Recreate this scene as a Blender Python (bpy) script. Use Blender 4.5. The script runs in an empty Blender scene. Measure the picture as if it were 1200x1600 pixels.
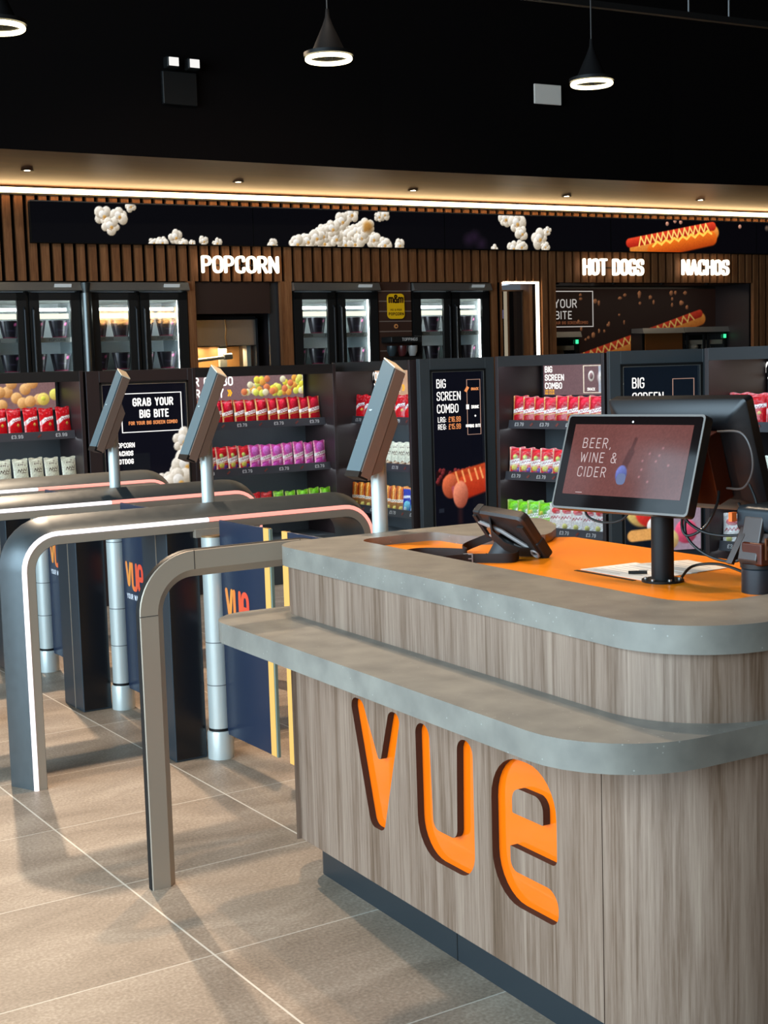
import bpy, math, random
import numpy as np
from mathutils import Vector, Matrix
random.seed(7)
D = bpy.data; SC = bpy.context.scene; COL = SC.collection
PI = math.pi
def lin(c):
    c = c / 255.0
    return c / 12.92 if c <= 0.04045 else ((c + 0.055) / 1.055) ** 2.4
def C(h):
    h = h.lstrip('#'); return tuple(lin(int(h[i:i + 2], 16)) for i in (0, 2, 4))
# ------------------------------------------------------------------ camera
CAMZ = 1.7; FPX = 2164.41
YAW, PITCH, ROLL = 0.565169628, 0.104443498, -0.0298188798
F = Vector((math.sin(YAW) * math.cos(PITCH), math.cos(YAW) * math.cos(PITCH), -math.sin(PITCH)))
r0 = Vector((math.cos(YAW), -math.sin(YAW), 0)); u0 = r0.cross(F)
r1 = r0 * math.cos(ROLL) + u0 * math.sin(ROLL); u1 = -r0 * math.sin(ROLL) + u0 * math.cos(ROLL)
cam = D.cameras.new('camera'); cam.sensor_fit = 'VERTICAL'; cam.sensor_height = 36
cam.lens = FPX / 1600 * 36; cam.clip_start = .05; cam.clip_end = 200
co = D.objects.new('camera', cam); COL.objects.link(co)
M3 = Matrix((r1, u1, -F)).transposed()
co.matrix_world = Matrix.Translation((0, 0, CAMZ)) @ M3.to_4x4()
SC.camera = co
# ------------------------------------------------------------------ view, world, lamps
vs = SC.view_settings; vs.view_transform = 'Standard'; vs.look = 'None'; vs.gamma = 1; vs.exposure = 0.25
vs.use_curve_mapping = False
SC.cycles.use_denoising = True; SC.cycles.sample_clamp_indirect = 4; SC.cycles.sample_clamp_direct = 30
SC.cycles.max_bounces = 8; SC.cycles.caustics_reflective = False; SC.cycles.caustics_refractive = False
wd = D.worlds.new('daylight'); SC.world = wd; wd.use_nodes = True
bg = wd.node_tree.nodes['Background']; bg.inputs[0].default_value = (.70, .85, 1, 1); bg.inputs[1].default_value = 1.6
def lamp(name, kind, loc, energy, color, target=None, size=1, size_y=None, spot=None, blend=.3):
    l = D.lights.new(name, kind); l.energy = energy; l.color = color
    if kind == 'AREA':
        l.shape = 'RECTANGLE'; l.size = size; l.size_y = size_y or size
    elif kind == 'SPOT':
        l.spot_size = spot; l.spot_blend = blend; l.shadow_soft_size = size
    else:
        l.shadow_soft_size = size
    o = D.objects.new(name, l); COL.objects.link(o); o.location = loc
    if target is not None:
        o.rotation_euler = (Vector(target) - Vector(loc)).to_track_quat('-Z', 'Y').to_euler()
    return o
COOL = (.60, .84, 1); WARM = (1, .76, .54)
lamp('window_daylight', 'AREA', (-4.7, 2.6, 2.9), 1060, COOL, (0, 2.6, 1.6), 11.5, 4.6)
lamp('spot_over_bulkhead', 'SPOT', (2.8, 9.5, 4.4), 900, WARM, (2.0, 4.8, 0), .07, spot=1.25, blend=.5)
lamp('spot_over_gates', 'SPOT', (2.8, 5.25, 4.5), 290, WARM, (2.0, 3.6, 0.3), .06, spot=1.6, blend=.5)
lamp('spot_over_counter', 'SPOT', (2.4, 3.3, 4.6), 160, WARM, (2.3, 3.0, 0.9), .05, spot=1.2, blend=.6)
lamp('spot_over_displays', 'SPOT', (3.6, 6.2, 4.8), 300, (1, .84, .68), (5.2, 9.3, 0.9), .05, spot=1.5, blend=.6)
# ------------------------------------------------------------------ materials
MATS = {}
def newmat(name):
    m = D.materials.new(name); m.use_nodes = True; nt = m.node_tree
    return m, nt, nt.nodes['Principled BSDF']
def mat(name, col, rough=.5, metal=0, emit=None, es=0, spec=.5, alpha=1, coat=0, noise=0, nscale=40):
    if name in MATS: return MATS[name]
    m, nt, b = newmat(name)
    b.inputs['Base Color'].default_value = (*col, 1); b.inputs['Roughness'].default_value = rough
    b.inputs['Metallic'].default_value = metal; b.inputs['Specular IOR Level'].default_value = spec
    b.inputs['Coat Weight'].default_value = coat
    if emit: b.inputs['Emission Color'].default_value = (*emit, 1); b.inputs['Emission Strength'].default_value = es
    if noise:
        tc = nt.nodes.new('ShaderNodeTexCoord'); n = nt.nodes.new('ShaderNodeTexNoise'); n.inputs['Scale'].default_value = nscale
        n.inputs['Detail'].default_value = 4
        mx = nt.nodes.new('ShaderNodeMix'); mx.data_type = 'RGBA'
        mx.inputs[6].default_value = (*[c * (1 - noise) for c in col], 1); mx.inputs[7].default_value = (*[min(1, c * (1 + noise)) for c in col], 1)
        nt.links.new(tc.outputs['Object'], n.inputs['Vector']); nt.links.new(n.outputs['Fac'], mx.inputs[0]); nt.links.new(mx.outputs[2], b.inputs['Base Color'])
        rr = nt.nodes.new('ShaderNodeMapRange'); rr.inputs[3].default_value = max(0, rough - .08); rr.inputs[4].default_value = min(1, rough + .08)
        nt.links.new(n.outputs['Fac'], rr.inputs[0]); nt.links.new(rr.outputs[0], b.inputs['Roughness'])
    MATS[name] = m; return m
def emis(name, col, s):
    return mat(name, (0, 0, 0), .6, emit=col, es=s)
def ramp(nt, stops):
    r = nt.nodes.new('ShaderNodeValToRGB'); e = r.color_ramp.elements
    while len(e) > 1: e.remove(e[-1])
    e[0].position = stops[0][0]; e[0].color = (*stops[0][1], 1)
    for p, c in stops[1:]:
        x = e.new(p); x.color = (*c, 1)
    return r
def wood(name, stops, sc=(14, 14, .55), rough=.45, plank=None, spec=.4, figure=1.0):
    m, nt, b = newmat(name); L = nt.links
    tc = nt.nodes.new('ShaderNodeTexCoord'); mp = nt.nodes.new('ShaderNodeMapping'); mp.inputs['Scale'].default_value = sc
    L.new(tc.outputs['Object'], mp.inputs['Vector'])
    n1 = nt.nodes.new('ShaderNodeTexNoise'); n1.inputs['Scale'].default_value = 1.2; n1.inputs['Detail'].default_value = 5; n1.inputs['Distortion'].default_value = figure
    n2 = nt.nodes.new('ShaderNodeTexNoise'); n2.inputs['Scale'].default_value = 11; n2.inputs['Detail'].default_value = 6; n2.inputs['Roughness'].default_value = .7
    L.new(mp.outputs[0], n1.inputs['Vector']); L.new(mp.outputs[0], n2.inputs['Vector'])
    a = nt.nodes.new('ShaderNodeMath'); a.operation = 'MULTIPLY_ADD'; a.inputs[1].default_value = .55
    L.new(n2.outputs['Fac'], a.inputs[0])
    sc1 = nt.nodes.new('ShaderNodeMath'); sc1.operation = 'MULTIPLY'; sc1.inputs[1].default_value = .5
    L.new(n1.outputs['Fac'], sc1.inputs[0]); L.new(sc1.outputs[0], a.inputs[2])
    r = ramp(nt, stops); L.new(a.outputs[0], r.inputs[0]); L.new(r.outputs[0], b.inputs['Base Color'])
    bp = nt.nodes.new('ShaderNodeBump'); bp.inputs['Strength'].default_value = .12; bp.inputs['Distance'].default_value = .002
    L.new(n2.outputs['Fac'], bp.inputs['Height']); L.new(bp.outputs[0], b.inputs['Normal'])
    b.inputs['Roughness'].default_value = rough; b.inputs['Specular IOR Level'].default_value = spec
    MATS[name] = m; return m
W_OAK = wood('grey_brown_oak_laminate', [(.26, C('#42311f')), (.42, C('#6b5443')), (.54, C('#877060')), (.76, C('#a68f7c'))], (11, 11, .32), .45, figure=1.6)
W_SLAT = wood('walnut_slat', [(.3, C('#4a2b19')), (.5, C('#74482a')), (.7, C('#92623e'))], (10, 10, .6), .55, spec=.2)
W_SOFFIT = wood('brown_soffit_laminate', [(.3, C('#36200f')), (.5, C('#4c2d17')), (.7, C('#5c3a20'))], (.5, 5, 5), .42)
M_BLACK = mat('black_wall_paint', (.0035, .0022, .002), .9, spec=.08)
M_BLKMET = mat('black_powder_coat', (.008, .008, .008), .5, spec=.22)
M_SLATE = mat('slate_grey_laminate', C('#3a4044'), .5, noise=.08, nscale=6)
M_DARKLAM = mat('dark_brown_laminate', C('#2a2021'), .42)
M_SHELF = mat('charcoal_shelf_metal', C('#2a2c30'), .45, .3)
M_GATE = mat('bronze_grey_gate_metal', C('#555a5c'), .38, .55, noise=.05, nscale=30)
M_GATEIN = mat('warm_grey_gate_trim', C('#ae9f8e'), .42, .25)
M_STEEL = mat('brushed_steel', C('#b9b9b4'), .33, .9, noise=.05, nscale=50)
M_SILVER = mat('satin_silver_paint', C('#d2d8d4'), .34, .3)
M_CAB = mat('dark_blue_grey_panel', C('#323d45'), .4, .2)
M_CABBLK = mat('gloss_black_panel', (.006, .007, .009), .22)
M_NAVY = mat('navy_door_panel', C('#222c40'), .3, 0, spec=.35)
M_STRIPE = mat('pale_orange_edge', C('#f5b45c'), .5)
M_GLASSEDGE = mat('green_glass_edge', C('#76857a'), .15)
M_ORANGE = mat('orange_worktop', C('#fb8c06'), .36)
M_LOGO = mat('orange_gloss_logo', C('#ff7006'), .12, coat=.8)
M_CUT = mat('dark_cut_edge', C('#3a2318'), .7)
M_TOE = mat('dark_kick_plate', C('#343b40'), .4, .5)
M_BLKPL = mat('black_plastic', (.010, .010, .010), .4, spec=.3)
M_BLKMATTE = mat('black_rubber', (.010, .009, .009), .6)
M_STRAP = mat('black_webbing', C('#1d1714'), .7)
M_WHITE = mat('white_print', C('#eceae6'), .5)
M_PAPER = mat('white_paper', C('#eeeae4'), .7)
E_WHITE = emis('screen_white', (1, .97, .92), 1.1)
E_ORTXT = emis('screen_orange', C('#f0955a'), .9)
E_LEDW = emis('cool_led_strip', (1, .93, .98), 1.5)
E_LEDP = emis('coral_led_strip', C('#ff9a8c'), 1.3)
E_COVE = emis('warm_cove_led', (1, .66, .31), 9)
E_NEON = emis('warm_white_sign_letters', (1, .88, .66), 2.2)
E_RING = emis('warm_ring_led', (1, .85, .50), 5)
E_FRIDGE = emis('cold_fridge_led', (.93, 1, 1), 11)
E_SHELF = emis('shelf_led', (.85, .92, 1), 16)
def concrete(name):
    m, nt, b = newmat(name); L = nt.links
    tc = nt.nodes.new('ShaderNodeTexCoord')
    n = nt.nodes.new('ShaderNodeTexNoise'); n.inputs['Scale'].default_value = 9; n.inputs['Detail'].default_value = 6
    v = nt.nodes.new('ShaderNodeTexVoronoi'); v.inputs['Scale'].default_value = 75
    L.new(tc.outputs['Object'], n.inputs['Vector']); L.new(tc.outputs['Object'], v.inputs['Vector'])
    r = ramp(nt, [(.3, C('#747069')), (.7, C('#8e897f'))]); L.new(n.outputs['Fac'], r.inputs[0])
    r2 = ramp(nt, [(.0, (1, 1, 1)), (.13, (1, 1, 1)), (.17, (0, 0, 0))]); L.new(v.outputs['Distance'], r2.inputs[0])
    r3 = ramp(nt, [(.0, (0, 0, 0)), (.72, (0, 0, 0)), (.75, (1, 1, 1))]); L.new(v.outputs['Color'], r3.inputs[0])
    ml = nt.nodes.new('ShaderNodeMath'); ml.operation = 'MULTIPLY'; L.new(r2.outputs[0], ml.inputs[0]); L.new(r3.outputs[0], ml.inputs[1])
    mx = nt.nodes.new('ShaderNodeMix'); mx.data_type = 'RGBA'; L.new(ml.outputs[0], mx.inputs[0]); L.new(r.outputs[0], mx.inputs[6]); mx.inputs[7].default_value = (*C('#a3a097'), 1)
    L.new(mx.outputs[2], b.inputs['Base Color']); b.inputs['Roughness'].default_value = .38
    MATS[name] = m; return m
M_CONC = concrete('speckled_grey_solid_surface')
def tiles():
    m, nt, b = newmat('beige_stone_tiles'); L = nt.links
    tc = nt.nodes.new('ShaderNodeTexCoord'); sx = nt.nodes.new('ShaderNodeSeparateXYZ'); L.new(tc.outputs['Object'], sx.inputs[0])
    def mth(op, a, bb):
        k = nt.nodes.new('ShaderNodeMath'); k.operation = op
        for i, x in enumerate((a, bb)):
            if x is None: continue
            if isinstance(x, (int, float)): k.inputs[i].default_value = x
            else: L.new(x, k.inputs[i])
        return k.outputs[0]
    def line(sock, off, per, hw):
        fr = mth('FRACT', mth('DIVIDE', mth('SUBTRACT', sock, off), per), None)
        d = mth('MINIMUM', fr, mth('SUBTRACT', 1.0, fr))
        return mth('LESS_THAN', d, hw / per), mth('FLOOR', mth('DIVIDE', mth('SUBTRACT', sock, off), per), None)
    lx, ix = line(sx.outputs[0], 1.64, .712, .0034); ly, iy = line(sx.outputs[1], 3.587, .6925, .0026)
    cb = nt.nodes.new('ShaderNodeCombineXYZ'); L.new(ix, cb.inputs[0]); L.new(iy, cb.inputs[1])
    wn = nt.nodes.new('ShaderNodeTexWhiteNoise'); L.new(cb.outputs[0], wn.inputs['Vector'])
    vadd = nt.nodes.new('ShaderNodeVectorMath'); vadd.operation = 'MULTIPLY_ADD'; L.new(wn.outputs['Color'], vadd.inputs[0]); vadd.inputs[1].default_value = (9, 9, 9); L.new(tc.outputs['Object'], vadd.inputs[2])
    mp = nt.nodes.new('ShaderNodeMapping'); mp.inputs['Scale'].default_value = (1, 2.2, 1); L.new(vadd.outputs[0], mp.inputs['Vector'])
    n1 = nt.nodes.new('ShaderNodeTexNoise'); n1.inputs['Scale'].default_value = 2.2; n1.inputs['Detail'].default_value = 7; n1.inputs['Distortion'].default_value = .6; L.new(mp.outputs[0], n1.inputs['Vector'])
    n2 = nt.nodes.new('ShaderNodeTexNoise'); n2.inputs['Scale'].default_value = 95; n2.inputs['Detail'].default_value = 5; L.new(tc.outputs['Object'], n2.inputs['Vector'])
    s = mth('ADD', mth('MULTIPLY', n1.outputs['Fac'], .52), mth('MULTIPLY', n2.outputs['Fac'], .48))
    s = mth('ADD', s, mth('MULTIPLY', mth('SUBTRACT', wn.outputs['Value'], .5), .06))
    r = ramp(nt, [(.34, C('#7a6a5a')), (.5, C('#988674')), (.64, C('#b3a18e'))]); L.new(s, r.inputs[0])
    g = mth('MAXIMUM', lx, mth('MULTIPLY', ly, .75))
    mx = nt.nodes.new('ShaderNodeMix'); mx.data_type = 'RGBA'; L.new(g, mx.inputs[0]); L.new(r.outputs[0], mx.inputs[6]); mx.inputs[7].default_value = (*C('#d9cfbf'), 1)
    L.new(mx.outputs[2], b.inputs['Base Color']); b.inputs['Roughness'].default_value = .48; b.inputs['Specular IOR Level'].default_value = .35
    bp = nt.nodes.new('ShaderNodeBump'); bp.inputs['Strength'].default_value = .1; bp.inputs['Distance'].default_value = .002; L.new(n2.outputs['Fac'], bp.inputs['Height']); L.new(bp.outputs[0], b.inputs['Normal'])
    return m
M_TILE = tiles()
def colmat(name, es, rough=.35, base=0.0, spec=.5):
    if name in MATS: return MATS[name]
    m, nt, b = newmat(name); a = nt.nodes.new('ShaderNodeAttribute'); a.attribute_name = 'Col'
    if es: nt.links.new(a.outputs['Color'], b.inputs['Emission Color']); b.inputs['Emission Strength'].default_value = es; b.inputs['Base Color'].default_value = (.003, .003, .003, 1)
    else: nt.links.new(a.outputs['Color'], b.inputs['Base Color'])
    b.inputs['Roughness'].default_value = rough; b.inputs['Specular IOR Level'].default_value = (.08 if rough > .6 else .55 if es and rough < .07 else .22 if es else spec)
    MATS[name] = m; return m
def glassmat(name, tint=(1, 1, 1), refl=.07, rough=.02):
    if name in MATS: return MATS[name]
    m = D.materials.new(name); m.use_nodes = True; nt = m.node_tree; nt.nodes.clear()
    o = nt.nodes.new('ShaderNodeOutputMaterial'); t = nt.nodes.new('ShaderNodeBsdfTransparent'); t.inputs[0].default_value = (*tint, 1)
    g = nt.nodes.new('ShaderNodeBsdfGlossy'); g.inputs['Roughness'].default_value = rough
    x = nt.nodes.new('ShaderNodeMixShader'); x.inputs[0].default_value = refl
    nt.links.new(t.outputs[0], x.inputs[1]); nt.links.new(g.outputs[0], x.inputs[2]); nt.links.new(x.outputs[0], o.inputs[0])
    MATS[name] = m; return m
# ------------------------------------------------------------------ mesh helpers
def rounded(pts, r, closed=False, seg=5):
    """polyline with its corners turned into arcs; r is one radius or one per point"""
    n = len(pts); out = []
    for i, p in enumerate(pts):
        rr = r[i] if isinstance(r, (list, tuple)) else r
        if (not closed and i in (0, n - 1)) or rr <= 1e-6: out.append(tuple(p)); continue
        P = Vector(p); A = Vector(pts[i - 1]); B = Vector(pts[(i + 1) % n])
        a = (A - P); b = (B - P); la, lb = a.length, b.length
        if la < 1e-9 or lb < 1e-9: out.append(tuple(p)); continue
        a /= la; b /= lb; cosv = max(-1, min(1, a.dot(b))); ang = math.acos(cosv)
        if ang > PI - .02: out.append(tuple(p)); continue
        t = min(rr / math.tan(ang / 2), la * .5, lb * .5); rad = t * math.tan(ang / 2)
        c = P + (a + b).normalized() * (rad / math.sin(ang / 2))
        s = P + a * t; e = P + b * t
        v0 = s - c; v1 = e - c
        for k in range(seg + 1):
            q = k / seg; om = math.acos(max(-1, min(1, v0.normalized().dot(v1.normalized()))))
            if om < 1e-6: v = v0
            else: v = (v0 * math.sin((1 - q) * om) + v1 * math.sin(q * om)) / math.sin(om)
            out.append(tuple(c + v))
    return out
class MB:
    def __init__(s): s.v = []; s.f = []; s.m = []
    def add(s, vs_, fs, mi=0):
        n = len(s.v); s.v += [tuple(v) for v in vs_]; s.f += [[i + n for i in f] for f in fs]; s.m += [mi] * len(fs); return s
    def box(s, x0, x1, y0, y1, z0, z1, mi=0):
        return s.add([(x0, y0, z0), (x1, y0, z0), (x1, y1, z0), (x0, y1, z0), (x0, y0, z1), (x1, y0, z1), (x1, y1, z1), (x0, y1, z1)],
                     [(0, 3, 2, 1), (4, 5, 6, 7), (0, 1, 5, 4), (1, 2, 6, 5), (2, 3, 7, 6), (3, 0, 4, 7)], mi)
    def obox(s, c, a, b, d, mi=0):
        c, a, b, d = map(Vector, (c, a, b, d)); P = []
        for k in (-1, 1):
            for i, j in ((-1, -1), (1, -1), (1, 1), (-1, 1)): P.append(c + a * i + b * j + d * k)
        return s.add(P, [(0, 3, 2, 1), (4, 5, 6, 7), (0, 1, 5, 4), (1, 2, 6, 5), (2, 3, 7, 6), (3, 0, 4, 7)], mi)
    def prism(s, poly, z0, z1, mi=0, ms=None):
        n = len(poly); vv = [(p[0], p[1], z0) for p in poly] + [(p[0], p[1], z1) for p in poly]
        s.add(vv, [tuple(range(n))[::-1], tuple(range(n, 2 * n))], mi)
        s.add(vv, [(i, (i + 1) % n, n + (i + 1) % n, n + i) for i in range(n)], mi if ms is None else ms); return s
    def loft(s, rings, closed_ring=True, caps=True, mi=0):
        n = len(rings[0]); vv = [p for r in rings for p in r]; fs = []
        for k in range(len(rings) - 1):
            for i in range(n if closed_ring else n - 1):
                j = (i + 1) % n; fs.append((k * n + i, k * n + j, (k + 1) * n + j, (k + 1) * n + i))
        if caps: fs += [tuple(range(n))[::-1], tuple((len(rings) - 1) * n + i for i in range(n))]
        return s.add(vv, fs, mi)
    def cyl(s, p0, p1, ra, rb=None, n=20, mi=0, caps=True):
        p0, p1 = Vector(p0), Vector(p1); rb = ra if rb is None else rb
        w = (p1 - p0).normalized(); a = w.orthogonal().normalized(); b = w.cross(a)
        R = lambda p, r: [p + (a * math.cos(2 * PI * i / n) + b * math.sin(2 * PI * i / n)) * r for i in range(n)]
        return s.loft([R(p0, ra), R(p1, rb)], caps=caps, mi=mi)
    def tube(s, pts, r, n=8, mi=0):
        P = [Vector(p) for p in pts]; rings = []; a = None
        for i, p in enumerate(P):
            t = (P[min(i + 1, len(P) - 1)] - P[max(i - 1, 0)]).normalized()
            a = t.orthogonal().normalized() if a is None else (a - t * a.dot(t)).normalized()
            b = t.cross(a)
            rings.append([p + (a * math.cos(2 * PI * k / n) + b * math.sin(2 * PI * k / n)) * r for k in range(n)])
        return s.loft(rings, mi=mi)
    def strip(s, pts, side, th, mi=0):
        """flat band along pts; side = half-width vector per point (or one), th thickness"""
        rings = []
        for i, p in enumerate(pts):
            p = Vector(p); sd = Vector(side[i] if isinstance(side, list) else side)
            t = (Vector(pts[min(i + 1, len(pts) - 1)]) - Vector(pts[max(i - 1, 0)])).normalized(); nn = t.cross(sd).normalized() * th / 2
            rings.append([p - sd - nn, p + sd - nn, p + sd + nn, p - sd + nn])
        return s.loft(rings, mi=mi)
    def lathe(s, prof, c=(0, 0, 0), n=28, mi=0):
        return s.loft([[(c[0] + r * math.cos(2 * PI * i / n), c[1] + r * math.sin(2 * PI * i / n), c[2] + z) for i in range(n)] for r, z in prof], mi=mi)
    def torus(s, c, R, r, n=40, k=12, mi=0, sz=1):
        vv = [(c[0] + (R + r * math.cos(2 * PI * j / k)) * math.cos(2 * PI * i / n), c[1] + (R + r * math.cos(2 * PI * j / k)) * math.sin(2 * PI * i / n), c[2] + sz * r * math.sin(2 * PI * j / k)) for i in range(n) for j in range(k)]
        return s.add(vv, [(i * k + j, ((i + 1) % n) * k + j, ((i + 1) % n) * k + (j + 1) % k, i * k + (j + 1) % k) for i in range(n) for j in range(k)], mi)
    def xf(s, M):
        s.v = [tuple(M @ Vector(p)) for p in s.v]; return s
MW = {}
def link(o): COL.objects.link(o); return o
def mesh_of(name, mb, mats, smooth=True):
    me = D.meshes.new(name); me.from_pydata(mb.v, [], mb.f)
    for m in (mats if isinstance(mats, (list, tuple)) else [mats]): me.materials.append(m)
    me.polygons.foreach_set('material_index', mb.m)
    if smooth: me.shade_smooth(); me.set_sharp_from_angle(angle=.6)
    me.update(); return me
def part(name, mb, mats, parent=None, world=False, bevel=0, smooth=True, label=None):
    o = link(D.objects.new(name, mesh_of(name, mb, mats, smooth)))
    if parent is not None:
        o.parent = parent
        if world: o.matrix_parent_inverse = MW[parent.name].inverted()
    if bevel:
        b = o.modifiers.new('bevel', 'BEVEL'); b.width = bevel; b.segments = 2; b.limit_method = 'ANGLE'; b.angle_limit = .7
        b.harden_normals = True
    if label: o['label'] = label
    return o
def tag(o, label, cat, group=None):
    o['label'] = label; o['category'] = cat
    if group: o['group'] = group
    return o
def thing(name, label, cat, loc=(0, 0, 0), rz=0, group=None, M=None):
    o = link(D.objects.new(name, None)); o.empty_display_size = .1
    if M is None: M = Matrix.Translation(loc) @ Matrix.Rotation(rz, 4, 'Z')
    o.matrix_world = M; MW[o.name] = M.copy()
    return tag(o, label, cat, group)
def struct(name, mb, mats, smooth=False, bevel=0):
    o = part(name, mb, mats, smooth=smooth, bevel=bevel); o['kind'] = 'structure'; return o
def dup(root, label, loc=None, M=None, group=None):
    r = root.copy(); COL.objects.link(r)
    if M is not None: r.matrix_world = M
    elif loc is not None: r.location = loc
    MW[r.name] = Matrix.Translation(r.location) @ r.rotation_euler.to_matrix().to_4x4() if M is None else M.copy()
    r['label'] = label
    if group: r['group'] = group
    for ch in root.children:
        c = ch.copy(); COL.objects.link(c); c.parent = r
        for g in ch.children:
            d = g.copy(); COL.objects.link(d); d.parent = c
    return r
# ------------------------------------------------------------------ lettering (own stroke alphabet)
def gl():
    G = {}
    G['A'] = (.56, [([(0, 0), (.28, 1), (.56, 0)], 0, 0), ([(.1, .3), (.46, .3)], 0, 0)])
    G['B'] = (.52, [([(0, 0), (0, 1)], 0, 0), ([(0, 1), (.48, 1), (.48, .53), (0, .53)], .2, 0), ([(0, .53), (.52, .53), (.52, 0), (0, 0)], .22, 0)])
    G['C'] = (.5, [([(.5, .74), (.5, 1), (0, 1), (0, 0), (.5, 0), (.5, .26)], .24, 0)])
    G['D'] = (.52, [([(0, 0), (0, 1)], 0, 0), ([(0, 1), (.52, 1), (.52, 0), (0, 0)], .26, 0)])
    G['E'] = (.44, [([(.44, 1), (0, 1), (0, 0), (.44, 0)], 0, 0), ([(0, .52), (.38, .52)], 0, 0)])
    G['F'] = (.44, [([(.44, 1), (0, 1), (0, 0)], 0, 0), ([(0, .52), (.38, .52)], 0, 0)])
    G['G'] = (.52, [([(.5, .78), (.5, 1), (0, 1), (0, 0), (.52, 0), (.52, .46), (.28, .46)], [0, .24, .24, .24, .2, 0, 0], 0)])
    G['H'] = (.54, [([(0, 0), (0, 1)], 0, 0), ([(.54, 0), (.54, 1)], 0, 0), ([(0, .52), (.54, .52)], 0, 0)])
    G['I'] = (.0, [([(0, 0), (0, 1)], 0, 0)])
    G['K'] = (.5, [([(0, 0), (0, 1)], 0, 0), ([(.48, 1), (.04, .5), (.5, 0)], 0, 0)])
    G['L'] = (.42, [([(0, 1), (0, 0), (.42, 0)], 0, 0)])
    G['M'] = (.66, [([(0, 0), (0, 1), (.33, .4), (.66, 1), (.66, 0)], 0, 0)])
    G['N'] = (.54, [([(0, 0), (0, 1), (.54, 0), (.54, 1)], 0, 0)])
    G['O'] = (.54, [([(0, 0), (.54, 0), (.54, 1), (0, 1)], .26, 1)])
    G['P'] = (.5, [([(0, 0), (0, 1)], 0, 0), ([(0, 1), (.5, 1), (.5, .46), (0, .46)], .24, 0)])
    G['R'] = (.52, [([(0, 0), (0, 1)], 0, 0), ([(0, 1), (.5, 1), (.5, .48), (0, .48)], .24, 0), ([(.26, .48), (.52, 0)], 0, 0)])
    G['S'] = (.5, [([(.5, .76), (.5, 1), (0, 1), (0, .53), (.5, .49), (.5, 0), (0, 0), (0, .24)], .23, 0)])
    G['T'] = (.52, [([(0, 1), (.52, 1)], 0, 0), ([(.26, 1), (.26, 0)], 0, 0)])
    G['U'] = (.54, [([(0, 1), (0, 0), (.54, 0), (.54, 1)], .26, 0)])
    G['V'] = (.56, [([(0, 1), (.28, 0), (.56, 1)], 0, 0)])
    G['W'] = (.8, [([(0, 1), (.2, 0), (.4, .8), (.6, 0), (.8, 1)], 0, 0)])
    G['X'] = (.54, [([(0, 0), (.54, 1)], 0, 0), ([(0, 1), (.54, 0)], 0, 0)])
    G['Y'] = (.54, [([(0, 1), (.27, .48), (.54, 1)], 0, 0), ([(.27, .48), (.27, 0)], 0, 0)])
    G['m'] = (.72, [([(0, 0), (0, .66)], 0, 0), ([(0, .4), (0, .66), (.36, .66), (.36, 0)], .17, 0), ([(.36, .4), (.36, .66), (.72, .66), (.72, 0)], .17, 0)])
    G['e'] = (.52, [([(0, .36), (.52, .36), (.52, .7), (0, .7), (0, 0), (.5, 0)], [0, .05, .24, .24, .22, 0], 0)])
    G['&'] = (.6, [([(.6, 0), (.1, .75), (.1, 1), (.44, 1), (.44, .72), (0, .42), (0, 0), (.4, 0), (.58, .42)], [0, .1, .15, .15, .12, .2, .18, .1, 0], 0)])
    G['£'] = (.5, [([(.48, .8), (.48, 1), (.12, 1), (.12, 0)], .18, 0), ([(0, 0), (.5, 0)], 0, 0), ([(0, .5), (.36, .5)], 0, 0)])
    G['0'] = (.46, [([(0, 0), (.46, 0), (.46, 1), (0, 1)], .22, 1)])
    G['1'] = (.22, [([(0, .78), (.22, 1), (.22, 0)], 0, 0)])
    G['3'] = (.46, [([(0, .8), (0, 1), (.46, 1), (.46, .53), (.14, .53)], .2, 0), ([(.14, .53), (.46, .53), (.46, 0), (0, 0), (0, .2)], .2, 0)])
    G['5'] = (.46, [([(.44, 1), (.02, 1), (.02, .58), (.46, .58), (.46, 0), (0, 0), (0, .2)], [0, 0, 0, .2, .2, .2, 0], 0)])
    G['6'] = (.46, [([(.44, .8), (.44, 1), (0, 1), (0, 0), (.46, 0), (.46, .56), (0, .56)], .2, 0)])
    G['7'] = (.44, [([(0, 1), (.44, 1), (.14, 0)], 0, 0)])
    G['9'] = (.46, [([(.02, .2), (.02, 0), (.46, 0), (.46, 1), (0, 1), (0, .44), (.46, .44)], .2, 0)])
    G['.'] = (.02, [([(0, 0), (.02, .0)], 0, 0)]); G[','] = (.05, [([(.05, .03), (0, -.15)], 0, 0)])
    G[':'] = (.02, [([(0, .12), (.02, .12)], 0, 0), ([(0, .55), (.02, .55)], 0, 0)])
    G["'"] = (.02, [([(0, 1), (0, .8)], 0, 0)]); G['+'] = (.4, [([(0, .45), (.4, .45)], 0, 0), ([(.2, .25), (.2, .65)], 0, 0)])
    G['»'] = (.5, [([(0, .85), (.2, .5), (0, .15)], 0, 0), ([(.28, .85), (.48, .5), (.28, .15)], 0, 0)])
    G['»'] = G['»']; G[' '] = (.22, [])
    return G
GLY = gl()
def text_w(s, h, w, tr): return sum(GLY[c][0] * h + w + tr * h for c in s) - tr * h
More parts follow.
